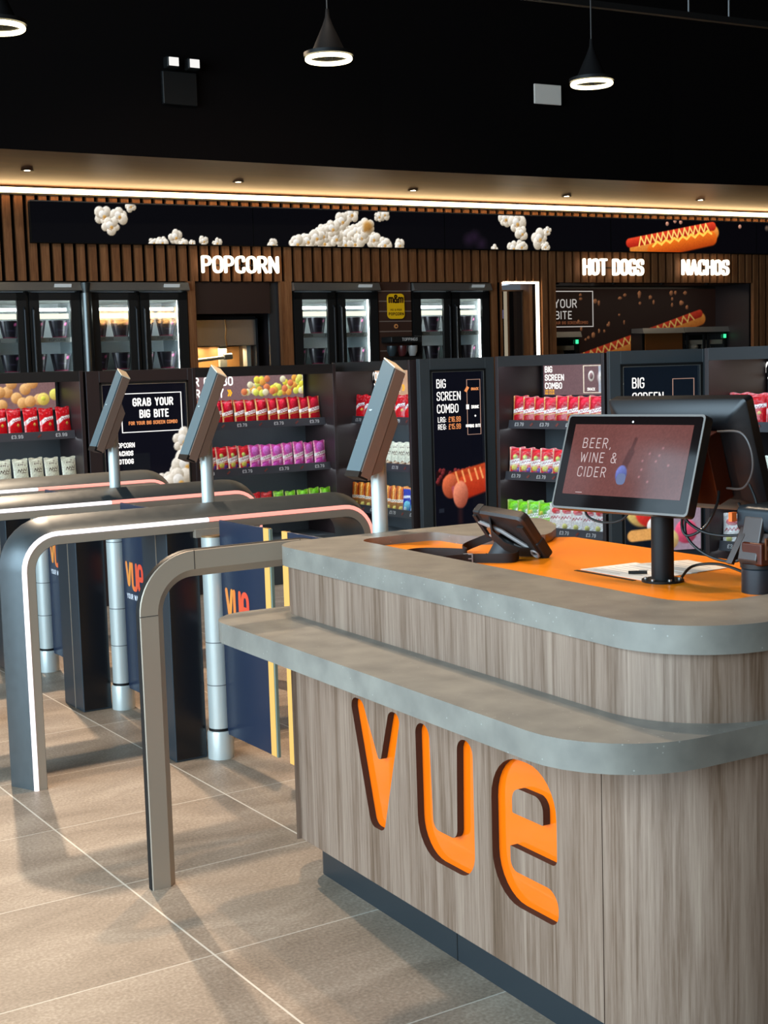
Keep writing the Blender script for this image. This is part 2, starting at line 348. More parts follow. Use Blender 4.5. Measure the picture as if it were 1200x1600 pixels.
def stroke(mb, pts, closed, o, u, v, n, w, d, seg=8, mi=0):
    """one pen stroke of width w in the plane (u, v), raised d along n"""
    P = [Vector(o) + u * p[0] + v * p[1] for p in pts]
    if closed: P.append(P[0])
    hw = w / 2
    for i in range(len(P) - 1):
        a, b = P[i], P[i + 1]; t = b - a
        if t.length < 1e-7: continue
        t.normalize(); sd = n.cross(t) * hw
        if d: mb.obox((a + b) / 2 + n * d / 2, (b - a) / 2, sd, n * d / 2, mi)
        else: mb.add([a - sd, b - sd, b + sd, a + sd], [(0, 1, 2, 3)], mi)
    for i, p in enumerate(P):
        ring = [p + (u * math.cos(2 * PI * k / seg) + v * math.sin(2 * PI * k / seg)) * hw for k in range(seg)]
        if d: mb.loft([ring, [q + n * d for q in ring]], mi=mi)
        else: mb.add(ring, [tuple(range(seg))], mi)
def text(mb, s, o, u, v, h, w=None, tr=.16, d=0, align='l', mi=0, seg=8, slant=0, squeeze=1):
    u = Vector(u).normalized(); v = Vector(v).normalized(); n = u.cross(v); w = w or h * .13; o = Vector(o)
    uu = u * squeeze
    W = text_w(s, h, w, tr) * squeeze
    x = 0 if align == 'l' else (-W / 2 if align == 'c' else -W)
    for c in s:
        gw, st = GLY[c]
        for pts, r, cl in st:
            q = rounded([(p[0], p[1]) for p in pts], r, bool(cl), 4)
            ih = h - w
            stroke(mb, [((w / 2 + p[0] * h) * squeeze + x + slant * p[1] * h, w / 2 + p[1] * ih) for p in q], cl, o, u, v, n, w, d, seg, mi)
        x += (gw * h + w + tr * h) * squeeze
    return W
# ------------------------------------------------------------------ painted pictures (for screens, posters, packs)
class Pic:
    def __init__(s, nx, ny, asp, bgc=(8, 6, 10), seed=1):
        s.nx, s.ny = nx, ny; s.rng = np.random.RandomState(seed)
        s.U, s.V = np.meshgrid(np.linspace(0, asp, nx), np.linspace(0, 1, ny)); s.a = np.zeros((ny, nx, 3)) + np.array(bgc)
    def blend(s, m, c):
        m = np.clip(m, 0, 1)[..., None]; s.a = s.a * (1 - m) + np.array(c) * m if not isinstance(c, np.ndarray) or c.ndim == 1 else s.a * (1 - m) + c * m
    def disc(s, x, y, r, c, hi=None, ry=None, soft=.12):
        ry = ry or r; d = np.hypot((s.U - x) / r, (s.V - y) / ry); m = np.clip((1 - d) / soft, 0, 1)
        c = np.array(c, float); hi = np.array(hi if hi is not None else np.minimum(c * 1.35 + 20, 255), float)
        t = np.clip(.55 + .6 * (((s.U - x) / r) * -.5 + ((s.V - y) / ry) * .7), 0, 1)[..., None]
        s.blend(m, c * .62 * (1 - t) + hi * t)
    def cap(s, x0, y0, x1, y1, r, c, soft=.2, hi=None):
        dx, dy = x1 - x0, y1 - y0; L = dx * dx + dy * dy + 1e-9
        t = np.clip(((s.U - x0) * dx + (s.V - y0) * dy) / L, 0, 1); d = np.hypot(s.U - x0 - t * dx, s.V - y0 - t * dy) / r
        m = np.clip((1 - d) / soft, 0, 1)
        if hi is None: s.blend(m, c)
        else:
            k = np.clip(.5 + ((s.V - y0 - t * dy) / r) * .5, 0, 1)[..., None]; s.blend(m, np.array(c, float) * (1 - k) + np.array(hi, float) * k)
    def rect(s, x0, y0, x1, y1, c): s.blend(((s.U >= x0) & (s.U <= x1) & (s.V >= y0) & (s.V <= y1)).astype(float), c)
    def frame(s, x0, y0, x1, y1, t, c):
        for q in ((x0, y0, x1, y0 + t), (x0, y1 - t, x1, y1), (x0, y0, x0 + t, y1), (x1 - t, y0, x1, y1)): s.rect(*q, c)
    def kernel(s, x, y, r):
        g = s.rng; a0 = g.rand() * 6.28
        s.disc(x, y, r * .62, (196, 140, 70), (226, 180, 110))
        for k in range(5):
            a_ = a0 + k * 1.257 + g.rand() * .5; q = r * (.42 + .22 * g.rand())
            s.disc(x + math.cos(a_) * r * .58, y + math.sin(a_) * r * .52, q, (206, 182, 146), (255, 248, 236), ry=q * (.8 + .5 * g.rand()), soft=.1)
        s.disc(x - r * .1, y + r * .15, r * .42, (236, 224, 204), (255, 252, 246))
        s.disc(x + r * .12, y - r * .12, r * .26, (186, 122, 50), (232, 180, 96), soft=.5); s.cap(x - r * .3, y - r * .25, x + r * .1, y - r * .4, r * .07, (150, 110, 70), 1)
    def hotdog(s, x0, y0, x1, y1, r, zig=9):
        nx_, ny_ = -(y1 - y0), (x1 - x0); L = math.hypot(nx_, ny_); nx_ /= L; ny_ /= L
        s.cap(x0 + nx_ * -.5 * r, y0 + ny_ * -.5 * r, x1 + nx_ * -.5 * r, y1 + ny_ * -.5 * r, r, (175, 90, 30), hi=(240, 160, 70))
        s.cap(x0 - (x1 - x0) * .06 + nx_ * .3 * r, y0 - (y1 - y0) * .06 + ny_ * .3 * r, x1 + nx_ * .3 * r, y1 + ny_ * .3 * r, r * .62, (150, 24, 14), hi=(226, 70, 40))
        pp = None
        for k in range(zig * 2 + 1):
            t = .05 + .9 * k / (zig * 2); sg = .75 if k % 2 else -.25
            q = (x0 + (x1 - x0) * t + nx_ * r * sg, y0 + (y1 - y0) * t + ny_ * r * sg)
            if pp: s.cap(*pp, *q, r * .13, (250, 205, 110), .5)
            pp = q
    def lin(s):
        c = np.clip(s.a / 255, 0, 1); return np.where(c <= .04045, c / 12.92, ((c + .055) / 1.055) ** 2.4)
def picture_mesh(name, pic, o, u, v, w, h, m):
    """a flat picture w x h with its lower left corner at o"""
    o, u, v = Vector(o), Vector(u).normalized(), Vector(v).normalized(); nx, ny = pic.nx, pic.ny
    gr = pic.rng.rand(ny, nx); gr = (gr + np.roll(gr, 1, 0) + np.roll(gr, 1, 1) + np.roll(gr, (1, 1), (0, 1))) / 4
    pic.a = np.clip(pic.a * (.92 + .16 * gr[..., None]), 0, 255)
    me = D.meshes.new(name)
    vv = [tuple(o + u * (w * i / (nx - 1)) + v * (h * j / (ny - 1))) for j in range(ny) for i in range(nx)]
    ff = [(j * nx + i, j * nx + i + 1, (j + 1) * nx + i + 1, (j + 1) * nx + i) for j in range(ny - 1) for i in range(nx - 1)]
    me.from_pydata(vv, [], ff); me.materials.append(m)
    at = me.color_attributes.new('Col', 'FLOAT_COLOR', 'POINT')
    buf = np.ones((nx * ny, 4), np.float32); buf[:, :3] = pic.lin().reshape(-1, 3); at.data.foreach_set('color', buf.ravel()); me.update()
    return me
def picture(name, pic, o, u, v, w, h, parent, es=1.0, world=False, rough=.25):
    ob = link(D.objects.new(name, picture_mesh(name, pic, o, u, v, w, h, colmat('picture_%g_%g' % (es, rough), es, rough))))
    ob.parent = parent
    if world: ob.matrix_parent_inverse = MW[parent.name].inverted()
    return ob
X_, Y_, Z_ = Vector((1, 0, 0)), Vector((0, 1, 0)), Vector((0, 0, 1))
# ================================================================== THE SETTING
WTH = -math.atan(.073); WALLM = Matrix.Translation((0, 12.163, 0)) @ Matrix.Rotation(WTH, 4, 'Z')
def wloc(s, d, z): return tuple(WALLM @ Vector((s, d, z)))      # s along the back wall, d into it
def wthing(name, label, cat, s, d=0, z=0, group=None): return thing(name, label, cat, M=WALLM @ Matrix.Translation((s, d, z)), group=group)
struct('floor', MB().box(-5, 16, -4, 15, -.1, 0), M_TILE)
struct('ceiling', MB().box(-5, 16, -4, 15, 6.2, 6.3), M_BLACK)
struct('wall_right', MB().box(15.9, 16, -4, 15, 0, 6.2), M_BLACK)
E_ = [(-5, 10.62), (3.34, 10.52), (6.72, 10.43), (9.94, 10.18), (11.2, 9.99), (16, 9.2)]   # front edge of the soffit
m = MB()
m.loft([[(x, y, 3.42), (x, y + .12, 3.42), (x, y + .12, 6.2), (x, y, 6.2)] for x, y in E_])
struct('wall_upper', m, M_BLACK)
m = MB(); m.loft([[(x, y + .005, 3.42), (x, 12.15 - .073 * x, 3.335), (x, 12.15 - .073 * x, 3.5), (x, y + .005, 3.5)] for x, y in E_])
struct('trim_1', m, W_SOFFIT)
# glazed side wall and front wall, dark posts and braces
def glazed(name, axis, c, a0, a1):
    m = MB()
    bx = (lambda p0, p1, z0, z1: m.box(c - .06, c + .06, p0, p1, z0, z1)) if axis == 'x' else (lambda p0, p1, z0, z1: m.box(p0, p1, c - .06, c + .06, z0, z1))
    bx(a0, a1, 0, .25); bx(a0, a1, 5.7, 6.2)
    n = int((a1 - a0) / 2.4)
    for k in range(n + 1):
        p = a0 + (a1 - a0) * k / n; bx(p - .06, p + .06, .25, 5.7)
    bx(a0, a1, 2.9, 3.0)
    if axis == 'x':
        for y0, y1 in ((6.5, 10.5), (11.5, 8.5), (8, 13)):
            m.obox((c - .3, (y0 + y1) / 2, 4.6), Vector((0, y1 - y0, 2.6)) / 2, (.08, 0, 0), Vector((0, -2.6, y1 - y0)).normalized() * .14)
    struct(name, m, M_BLKMET)
glazed('wall_left', 'x', -5, -4, 15); struct('wall_front', MB().box(-5, 16, -4.1, -4, 0, 6.2), M_BLACK)
t = thing('neon_sign', 'orange ICE CREAM & MILKSHAKES sign seen only as a reflection in the left fridge doors', 'sign', (10.35, -3.95, 2.73))
mb = MB(); text(mb, 'ICE CREAM & MILKSHAKES', (0, .05, 0), (-1, 0, 0), Z_, .30, .034, tr=.2, squeeze=.52, d=.02); part('lettering', mb, emis('orange_neon', (1, .50, .16), 22), t); part('mounting_bar', MB().box(-2.7, .05, -.03, .04, .12, .14), M_BLKMET, t)
# back wall: dark backing with openings, slats in front
OPEN = [(3.45, 5.41), (5.485, 6.345), (6.455, 8.68), (8.85, 9.31), (9.48, 12.27)]
def ztop(): return 2.53
m = MB(); bk = MB()
bk.box(-2, 3.45, .03, .12, 0, 3.5); bk.box(3.45, 16, .03, .12, 2.53, 3.5)
edges = [3.45] + [x for o in OPEN for x in o] + [16]
for a, b in ((5.41, 5.485), (6.345, 6.455), (8.68, 8.85), (9.31, 9.48), (12.27, 16)): bk.box(a, b, .03, .12, 0, 2.53)
s = -2.0
while s < 16:
    z0 = 2.53
    if s < 3.40 or 8.66 < s < 8.80 or 9.31 < s < 9.45 or s > 12.27: z0 = 0
    m.box(s, s + .068, -.02, .03, z0, 3.5); s += .105
w = struct('wall_back', bk, M_BLACK); w.matrix_world = WALLM
for v in m.f: pass
w2 = struct('trim_2', m, W_SLAT); w2.matrix_world = WALLM
m = MB().box(5.41, 5.485, -.025, .5, 0, 2.53).box(6.345, 6.455, -.025, .5, 0, 2.53)
w3 = struct('trim_3', m, W_SLAT); w3.matrix_world = WALLM
# recess linings
m = MB()
for a, b, dp in ((3.45, 5.41, .8), (5.485, 6.345, .9), (6.455, 8.68, .8), (9.48, 12.27, 1.05)):
    m.box(a, b, dp, dp + .05, 0, 2.53); m.box(a - .001, a + .012, .04, dp, 0, 2.53); m.box(b - .012, b + .001, .04, dp, 0, 2.53); m.box(a, b, .04, dp, 2.53, 2.56)
w4 = struct('trim_4', m, mat('dark_recess_lining', C('#20191a'), .5)); w4.matrix_world = WALLM
# cove light strip under the soffit
t = wthing('cove_light_strip', 'long warm white light strip under the brown soffit along the slatted wall', 'light strip', 0)
part('diffuser', MB().box(-2, 15.5, -.075, -.035, 3.275, 3.315), E_COVE, t)
part('channel', MB().box(-2, 15.5, -.035, -.021, 3.26, 3.33), M_BLKMET, t)
def soffit_z(x, y):
    yf = np.interp(x, [p[0] for p in E_], [p[1] for p in E_]); yb = 12.15 - .073 * x
    return 3.42 - .085 * (y - yf) / (yb - yf)
for i, (x, y) in enumerate([(3.78, 11.22), (5.69, 11.22), (7.52, 11.17), (9.30, 11.03), (10.98, 10.83)]):
    t = thing('downlight', '%s small recessed downlight from the left in the brown soffit' % ['first', 'second', 'third', 'fourth', 'fifth'][i], 'downlight', (x, y, float(soffit_z(x, y)) - .003), group='downlights in the soffit')
    part('rim', MB().lathe([(.028, -.001), (.05, -.004), (.052, .0), (.03, .004)]), M_BLKMET, t)
    part('bulb', MB().cyl((0, 0, -.002), (0, 0, .02), .026), emis('downlight_glow', (1, .85, .6), 6), t)
# ------------------------------------------------------------------ things on the black upper wall and ceiling
t = thing('emergency_light', 'black twin-head emergency light high on the black upper wall', 'emergency light', (4.80, 10.455, 3.99))
part('case', MB().box(-.15, .15, -.04, .0, -.16, .10), M_BLKPL, t, bevel=.01)
for x in (-.085, .095):
    h = part('lamp_head', MB().box(x - .055, x + .055, -.12, -.03, .11, .20), M_BLKPL, t, bevel=.015)
    part('lens', MB().box(x - .042, x + .042, -.126, -.119, .122, .188), emis('lens_white', (1, .98, .95), .8), h, bevel=.01)
t = thing('access_panel', 'blank pale grey square plate on the black upper wall', 'wall plate', (8.42, 10.245, 4.16), rz=-.08)
part('plate', MB().box(-.15, .15, -.02, 0, -.09, .09), mat('pale_plate', (1, .86, .74), .6), t, bevel=.006)
def pendant(x, y, z, label):
    t = thing('pendant_light', label, 'pendant light', (x, y, z), group='ring pendant lights')
    part('led_ring', MB().torus((0, 0, 0), .112, .0105, 48, 10, sz=1.1), E_RING, t)
    part('rim', MB().lathe([(.098, .014), (.128, .014), (.128, .032), (.098, .032), (.098, .014)], n=40), M_BLKMET, t)
    part('inner_disc', MB().cyl((0, 0, .012), (0, 0, .03), .098, n=40), mat('matte_black_disc', (.004, .004, .004), .9, spec=.05), t)
    part('cone_shade', MB().lathe([(.090, .030), (.026, .17), (.012, .21), (.008, .25), (.0, .25)], n=36), mat('black_shade', (.006, .005, .005), .7, spec=.15), t)
    part('stem', MB().cyl((0, 0, -.004), (0, 0, .03), .02), M_BLKMET, t)
    part('cable', MB().cyl((0, 0, .24), (0, 0, 3.75 - z), .004, n=8), mat('cable_grey', C('#3a3634'), .5), t)
    return t
p0 = pendant(3.741, 6.30, 3.28, 'glowing ring pendant light hanging in the middle of the ceiling')
dup(p0, 'glowing ring pendant light hanging nearest the pale wall plate', loc=(5.444, 6.22, 3.28))
dup(p0, 'glowing ring pendant light cut off by the left edge of the photo', loc=(2.051, 6.38, 3.28))
t = thing('lighting_track', 'thin black ceiling track that the ring pendants hang from', 'lighting track', (0, 6.33, 3.77))
part('rail', MB().obox((6.5, -.04, 0), (7, -.52, 0), (0, .018, 0), (0, 0, .018)), M_BLKMET, t)
for x in (6.3, 6.62): part('hanger_wire', MB().cyl((x, -.04 - .074 * (x - 6.5), .01), (x, -.04 - .074 * (x - 6.5), 2.4), .005, n=6), mat('wire_grey', C('#8a8a8a'), .4), t)
# ------------------------------------------------------------------ menu screens above the service counter
def screen(s0, s1, label, pic):
    t = wthing('menu_screen', label, 'screen', s0, group='row of menu screens'); w = s1 - s0
    part('housing', MB().box(0, w, -.10, -.03, 2.85, 3.205), mat('matte_black_housing', (.004, .004, .004), .7, spec=.1), t)
    part('top_trim', MB().box(0, w, -.112, -.03, 3.198, 3.208), mat('thin_metal_trim', C('#8a8580'), .4, .8), t)
    picture('display', pic, (.004, -.1015, 2.856), X_, Z_, w - .008, .34, t, 1.0, rough=.9)
HS = .34
def px_(s, z, s0): return (s - s0) / HS, (z - 2.856) / HS
a = 2.062 / HS
p = Pic(330, 56, a, (4, 3, 6), 3)
for s_, z_, r_ in ((4.63, 3.09, .085), (4.77, 3.09, .075), (4.69, 3.0, .08), (4.88, 3.18, .05), (5.08, 2.862, .055), (5.16, 2.866, .055), (5.29, 2.915, .065), (5.36, 2.862, .045), (5.45, 2.868, .03), (5.56, 2.885, .045), (5.69, 2.872, .045)):
    x, y = px_(s_, z_, 3.99); p.kernel(x, y, r_ / HS)
screen(3.99, 6.052, 'menu screen with a few popcorn pieces on black, leftmost of the row', p)
p = Pic(330, 56, a, (4, 3, 6), 4)
for k in range(30):
    s_ = 6.95 + (random.random() - .5) * 1.0; hh = .34 * (1 - abs(s_ - 7.12) / .68); z_ = 2.86 + random.random() * max(.02, hh)
    x, y = px_(s_, z_, 6.054); p.kernel(x, y, .078 / HS)
for s_, z_ in ((6.24, 2.86), (7.44, 3.17), (7.38, 3.15), (7.6, 2.88)):
    x, y = px_(s_, z_, 6.054); p.kernel(x, y, .055 / HS)
x, y = px_(7.22, 3.05, 6.054); p.disc(x + .1, y, .22, (150, 100, 44), (206, 150, 74), soft=.6)
screen(6.054, 8.116, 'menu screen with a big heap of popcorn above the middle fridges', p)
p = Pic(330, 56, a, (4, 3, 6), 5)
for s_, z_ in ((8.40, 2.94), (8.55, 2.90), (8.47, 2.97)):
    x, y = px_(s_, z_, 8.118); p.disc(x, y, .28, (24, 14, 30), (38, 24, 44), soft=.9)
for s_, z_, r_ in ((8.84, 3.16, .08), (8.98, 3.12, .10), (9.04, 3.02, .075), (9.26, 2.97, .095), (9.36, 3.05, .05), (9.33, 2.89, .055), (8.93, 2.865, .075), (9.03, 2.885, .07), (8.70, 2.856, .045)):
    x, y = px_(s_, z_, 8.118); p.kernel(x, y, r_ / HS)
screen(8.118, 10.18, 'menu screen with loose popcorn pieces left of the hot dog screen', p)
p = Pic(330, 56, a, (4, 3, 6), 6)
q0 = px_(10.50, 2.93, 10.182); q1 = px_(11.6, 3.12, 10.182)
p.hotdog(q0[0], q0[1], q1[0], q1[1], .26, 13)
q0 = px_(10.75, 2.88, 10.182); q1 = px_(11.58, 3.03, 10.182)
p.cap(q0[0], q0[1] - .05, q1[0], q1[1] - .05, .26, (150, 50, 10), hi=(240, 120, 30))
pp = None
for k in range(15):
    t_ = k / 14; q = (q0[0] + (q1[0] - q0[0]) * t_, q0[1] + .15 + (q1[1] - q0[1]) * t_ + (.07 if k % 2 else -.05))
    if pp: p.cap(*pp, *q, .04, (255, 200, 80))
    pp = q
for s_, z_ in ((10.95, 3.16), (11.06, 3.19), (11.14, 3.18), (12.0, 3.15)):
    x, y = px_(s_, z_, 10.182); p.disc(x, y, .07, (160, 110, 90))
screen(10.182, 12.244, 'menu screen with a sauced hot dog on black', p)
p = Pic(330, 56, a, (4, 3, 6), 7); x, y = px_(12.4, 3.14, 12.246); p.disc(x, y, .12, (70, 55, 45), soft=.6)
screen(12.246, 14.308, 'menu screen cut off by the right edge of the photo', p)
# ------------------------------------------------------------------ glowing letters
def neon(word, s0, s1, z0, z1, label):
    t = wthing('illuminated_sign', label, 'sign', s0, group='lit food signs on the slatted wall'); h = z1 - z0
    W = text_w(word, h, h * .145, .13); sq = (s1 - s0) / W; x = 0
    for c in word:
        gw = GLY[c][0] * h + h * .145
        if c != ' ':
            mb = MB(); text(mb, c, (x * sq, -.06, z0), X_, Z_, h, h * .145, d=.03, squeeze=sq)
            part('letter', mb, E_NEON, t)
        x += gw + .13 * h
    part('mounting_bar', MB().box(.02, s1 - s0 - .02, -.058, -.02, z0 + h * .45, z0 + h * .5), M_BLKMET, t)
neon('POPCORN', 5.54, 6.305, 2.60, 2.76, 'glowing POPCORN sign above the popcorn niche')
neon('HOT DOGS', 9.835, 10.635, 2.60, 2.778, 'glowing HOT DOGS sign on the slatted wall')
neon('NACHOS', 11.18, 11.85, 2.608, 2.782, 'glowing NACHOS sign on the slatted wall')
# ------------------------------------------------------------------ drinks and popcorn fridges
G_FR = glassmat('fridge_glass', (.97, 1, 1), .05, .03)
M_FRIN = mat('fridge_inner_white', C('#dfe6e8'), .35)
M_PBAG = None
def bagmesh():
    """tapered popcorn tub, dark in the middle and pale where its film shines"""
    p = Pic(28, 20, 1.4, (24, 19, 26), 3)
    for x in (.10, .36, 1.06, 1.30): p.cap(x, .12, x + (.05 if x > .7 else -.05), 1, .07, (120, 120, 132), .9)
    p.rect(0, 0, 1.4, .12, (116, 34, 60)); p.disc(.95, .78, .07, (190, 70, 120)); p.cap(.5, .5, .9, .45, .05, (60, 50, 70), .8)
    L = p.lin(); vv = []; cc = []; n = 28; k = 20; ff = []
    for j in range(k):
        w = .062 + .032 * j / (k - 1)
        for i in range(n):
            an = PI + 2 * PI * i / n; q = i if i < n // 2 else n - 1 - i
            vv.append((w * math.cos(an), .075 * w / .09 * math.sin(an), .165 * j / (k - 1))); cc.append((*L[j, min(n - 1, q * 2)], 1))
    ff = [(j * n + i, j * n + (i + 1) % n, (j + 1) * n + (i + 1) % n, (j + 1) * n + i) for j in range(k - 1) for i in range(n)]
    ff.append(tuple(range(n))[::-1]); m0 = len(vv); vv.append((0, 0, .155)); cc.append((.5, .42, .25, 1))
    ff += [((k - 1) * n + i, (k - 1) * n + (i + 1) % n, m0) for i in range(n)]
    me = D.meshes.new('popcorn_tub'); me.from_pydata(vv, [], ff); me.materials.append(colmat('printed_film', 0, .3))
    at = me.color_attributes.new('Col', 'FLOAT_COLOR', 'POINT'); at.data.foreach_set('color', np.array(cc, np.float32).ravel()); me.shade_smooth(); return me
PBAG = bagmesh()
ORD = ['first', 'second', 'third', 'fourth', 'fifth', 'sixth', 'seventh', 'eighth', 'ninth', 'tenth', 'eleventh', 'twelfth']
def fridge(s0, w, nm):
    t = wthing('glass_door_fridge', nm[0], 'fridge', s0, 0, 0, 'tall double glass door fridges')
    part('cabinet', MB().box(0, .03, 0, .66, 0, 2.50).box(w - .03, w, 0, .66, 0, 2.50).box(0, w, 0, .66, 2.44, 2.50).box(0, w, 0, .66, 0, .12).box(w / 2 - .015, w / 2 + .015, .0, .06, .12, 2.44), M_BLKMET, t)
    part('back_panel', MB().box(.03, w - .03, .60, .66, .12, 2.44), M_FRIN, t)
    part('inner_lining', MB().box(.03, .035, .05, .6, .12, 2.44).box(w - .035, w - .03, .05, .6, .12, 2.44).box(.03, w - .03, .05, .6, 2.43, 2.44), M_FRIN, t)
    can = MB(); can.loft([[(x, -.02, 2.44), (x, -.09, 2.445), (x, -.055, 2.515), (x, -.02, 2.52)] for x in (0, w)])
    part('canopy', can, M_STEEL, t)
    lb = part('canopy_label', MB().obox((w * .82, -.0765, 2.478), (.075, 0, 0), (0, -.012, .022), (0, -.003, -.0015)), M_WHITE, t)
    for k in range(2):
        x0 = .012 + k * w / 2; x1 = x0 + w / 2 - .024
        d = part('door', MB().box(x0, x1, -.035, 0, .14, .22).box(x0, x1, -.035, 0, 2.36, 2.43).box(x0, x0 + .085, -.035, 0, .14, 2.43).box(x1 - .085, x1, -.035, 0, .14, 2.43), M_BLKMET, t)
        part('glass', MB().box(x0 + .07, x1 - .07, -.022, -.016, .2, 2.37), G_FR, d)
        hx = x1 - .025 if k == 0 else x0 + .025
        part('door_handle', MB().tube([(hx, -.035, 1.15), (hx, -.06, 1.17), (hx, -.06, 2.28), (hx, -.035, 2.3)], .008, 6), M_SHELF, d)
    for z in (2.03, 1.735, 1.40, 1.05):
        sh = part('shelf', MB().box(.04, w - .04, .08, .58, z - .012, z), mat('wire_shelf', C('#8a9094'), .4, .5), t)
        part('label_rail', MB().box(.05, w - .05, .066, .08, z - .03, z + .012), mat('grey_rail', C('#70706c'), .5), sh)
        for q in range(3):
            mb = MB(); text(mb, 'POPCORN', (.1 + q * w * .3, .0655, z - .022), X_, Z_, .026); part('rail_text', mb, M_BLKPL, sh)
    part('light_tube', MB().box(.10, w - .10, .10, .12, 2.275, 2.30), E_FRIDGE, t)
    part('lit_header', MB().box(.09, w - .09, .075, .085, 2.205, 2.25), emis('pale_yellow_header', (1, .97, .74), 1.1), t)
    part('top_duct', MB().obox((w / 2, .22, 2.36), (w / 2 - .06, 0, .01), (0, .1, 0), (0, .01, .02)), M_STEEL, t)
    part('side_light', MB().box(.045, .06, .06, .075, .3, 2.36), E_FRIDGE, t)  # extra strip hidden behind the door frame, added to brighten the interior
    part('side_light', MB().box(w - .075, w - .045, .055, .075, .3, 2.36), E_FRIDGE, t)
    for ri, z in enumerate((2.03, 1.735)):
        for k in range(4):
            o = link(D.objects.new('popcorn_tub', PBAG)); o.location = wloc(s0 + w * (.155 + .225 * k) + (.012 if k > 1 else 0), .19, z + .0005); o.rotation_euler[2] = WTH + (random.random() - .5) * .3
            tag(o, '%s dark tub from left, %s shelf of the %s' % (ORD[k], ['upper', 'lower'][ri], nm[1]), 'popcorn tub', 'popcorn tubs in the fridges')
fridge(3.47, .945, ('lit glass door fridge at the left edge of the photo', 'leftmost fridge'))
fridge(4.475, .935, ('lit glass door fridge just left of the POPCORN sign', 'fridge left of the popcorn niche'))
fridge(6.46, .925, ('lit glass door fridge just right of the POPCORN sign', 'fridge right of the popcorn niche'))
fridge(7.765, .912, ('lit glass door fridge right of the yellow popcorn sign', 'fridge right of the yellow sign'))
t = wthing('steel_column', 'upright round steel column between the two left fridges', 'column', 4.445, -.08)
cs = mat('column_steel', C('#5c5f5e'), .3, .9); part('shaft', MB().cyl((0, 0, 0), (0, 0, 2.42), .048, n=24), cs, t); part('cap', MB().cyl((0, 0, 2.42), (0, 0, 2.51), .03, .045, n=24), cs, t)
# popcorn niche
t = wthing('popcorn_hood', 'dark brown hood panel over the popcorn niche', 'hood', 5.49)
part('front_panel', MB().box(0, .76, .03, .06, 2.235, 2.525), mat('very_dark_brown', C('#2a1812'), .5), t)
part('side_panel', MB().box(.76, .85, .06, .09, 1.2, 2.525), mat('dark_slate_side', C('#2a2c2e'), .35), t)
t = wthing('popcorn_warmer', 'stainless popcorn warmer with a lit glass front in the niche', 'popcorn warmer', 5.51)
part('body', MB().box(0, .70, .30, .8, .0, 1.25).box(0, .70, .3, .8, 2.19, 2.22), M_BLKMET, t)
part('steel_front', MB().box(.0, .70, .30, .33, 1.945, 2.19), M_STEEL, t, bevel=.004)
part('steel_side', MB().box(.70, .72, .3, .8, 1.2, 2.2), mat('dark_steel', C('#4a4c50'), .3, .8), t)
ib = part('inner_case', MB().box(0, .7, .74, .78, 1.25, 1.945), mat('warm_inside', C('#b58450'), .3, .3), t)
part('inner_post', MB().box(.0, .2, .6, .7, 1.25, 1.93).box(.4, .47, .5, .55, 1.25, 1.945).box(.64, .68, .4, .5, 1.25, 1.945), mat('grey_post', C('#8a8a84'), .4), ib)
part('kettle_arm', MB().cyl((.02, .45, 1.80), (.46, .45, 1.84), .018, n=10).cyl((.42, .45, 1.84), (.50, .45, 1.845), .03, n=12), M_STEEL, t)
part('glass_front', MB().box(.01, .69, .305, .311, 1.25, 1.945), G_FR, t)
part('cable', MB().tube([(.38, .29, 2.19), (.385, .285, 2.1), (.375, .285, 2.02), (.39, .29, 1.94)], .008, 6), mat('curved_reflection', C('#c08a50'), .35, .6), t)  # curved light reflection on the steel front, modelled as a thin tube
# slat board with the yellow sign
t = wthing('slat_board', 'dark brown slat board with thin pale grooves behind the yellow sign', 'slat board', 7.39)
part('board', MB().box(0, .365, -.02, .04, 0, 2.525), mat('slat_board_brown', C('#3a231a'), .5), t)
part('groove', MB().box(0, .365, -.024, -.02, 2.434, 2.444).box(0, .365, -.024, -.02, 2.336, 2.346).box(0, .365, -.024, -.02, 2.237, 2.247).box(0, .365, -.024, -.02, 2.139, 2.149).box(0, .365, -.024, -.02, 2.04, 2.05).box(0, .365, -.024, -.02, 1.85, 1.86), mat('groove_metal', C('#8a7a70'), .4, .4), t)
t = wthing('yellow_sign', 'rounded yellow M&M popcorn sign on the slat board', 'sign', 7.573, -.03, 2.29)
sq = rounded([(-.095, -.123), (.095, -.123), (.095, .123), (-.095, .123)], .04, True, 6)
part('plate', MB().loft([[(x, -.012, z) for x, z in sq], [(x, 0, z) for x, z in sq]]), mat('sign_yellow', C('#f0b814'), .4), t)
mb = MB(); text(mb, 'm&m', (0, -.0135, .03), X_, Z_, .085, .016, tr=.04, align='c', squeeze=.72); text(mb, "'S", (.075, -.0135, .06), X_, Z_, .03, align='l', squeeze=.6)
text(mb, 'MIX & POUR', (0, -.0135, -.045), X_, Z_, .02, align='c', squeeze=.9); text(mb, 'POPCORN', (0, -.0135, -.09), X_, Z_, .03, .006, align='c', squeeze=.95)
part('lettering', mb, mat('sign_brown', C('#3a1c0c'), .5), t)
t = wthing('round_badge', 'tiny round orange badge below the yellow sign', 'badge', 7.573, -.028, 2.095)
part('disc', MB().cyl((0, 0, 0), (0, -.006, 0), .022, n=24), mat('badge_orange', C('#d08a50'), .4), t); part('centre', MB().cyl((0, -.006, 0), (0, -.009, 0), .01, n=16), mat('badge_dark', C('#4a2a18'), .4), t)
t = wthing('topping_dispenser', 'black topping dispenser shelf on the slat board below the yellow sign', 'dispenser', 7.42, -.02)
part('tray', MB().box(-.02, .325, -.22, -.01, 1.93, 1.99), M_BLKPL, t, bevel=.01)
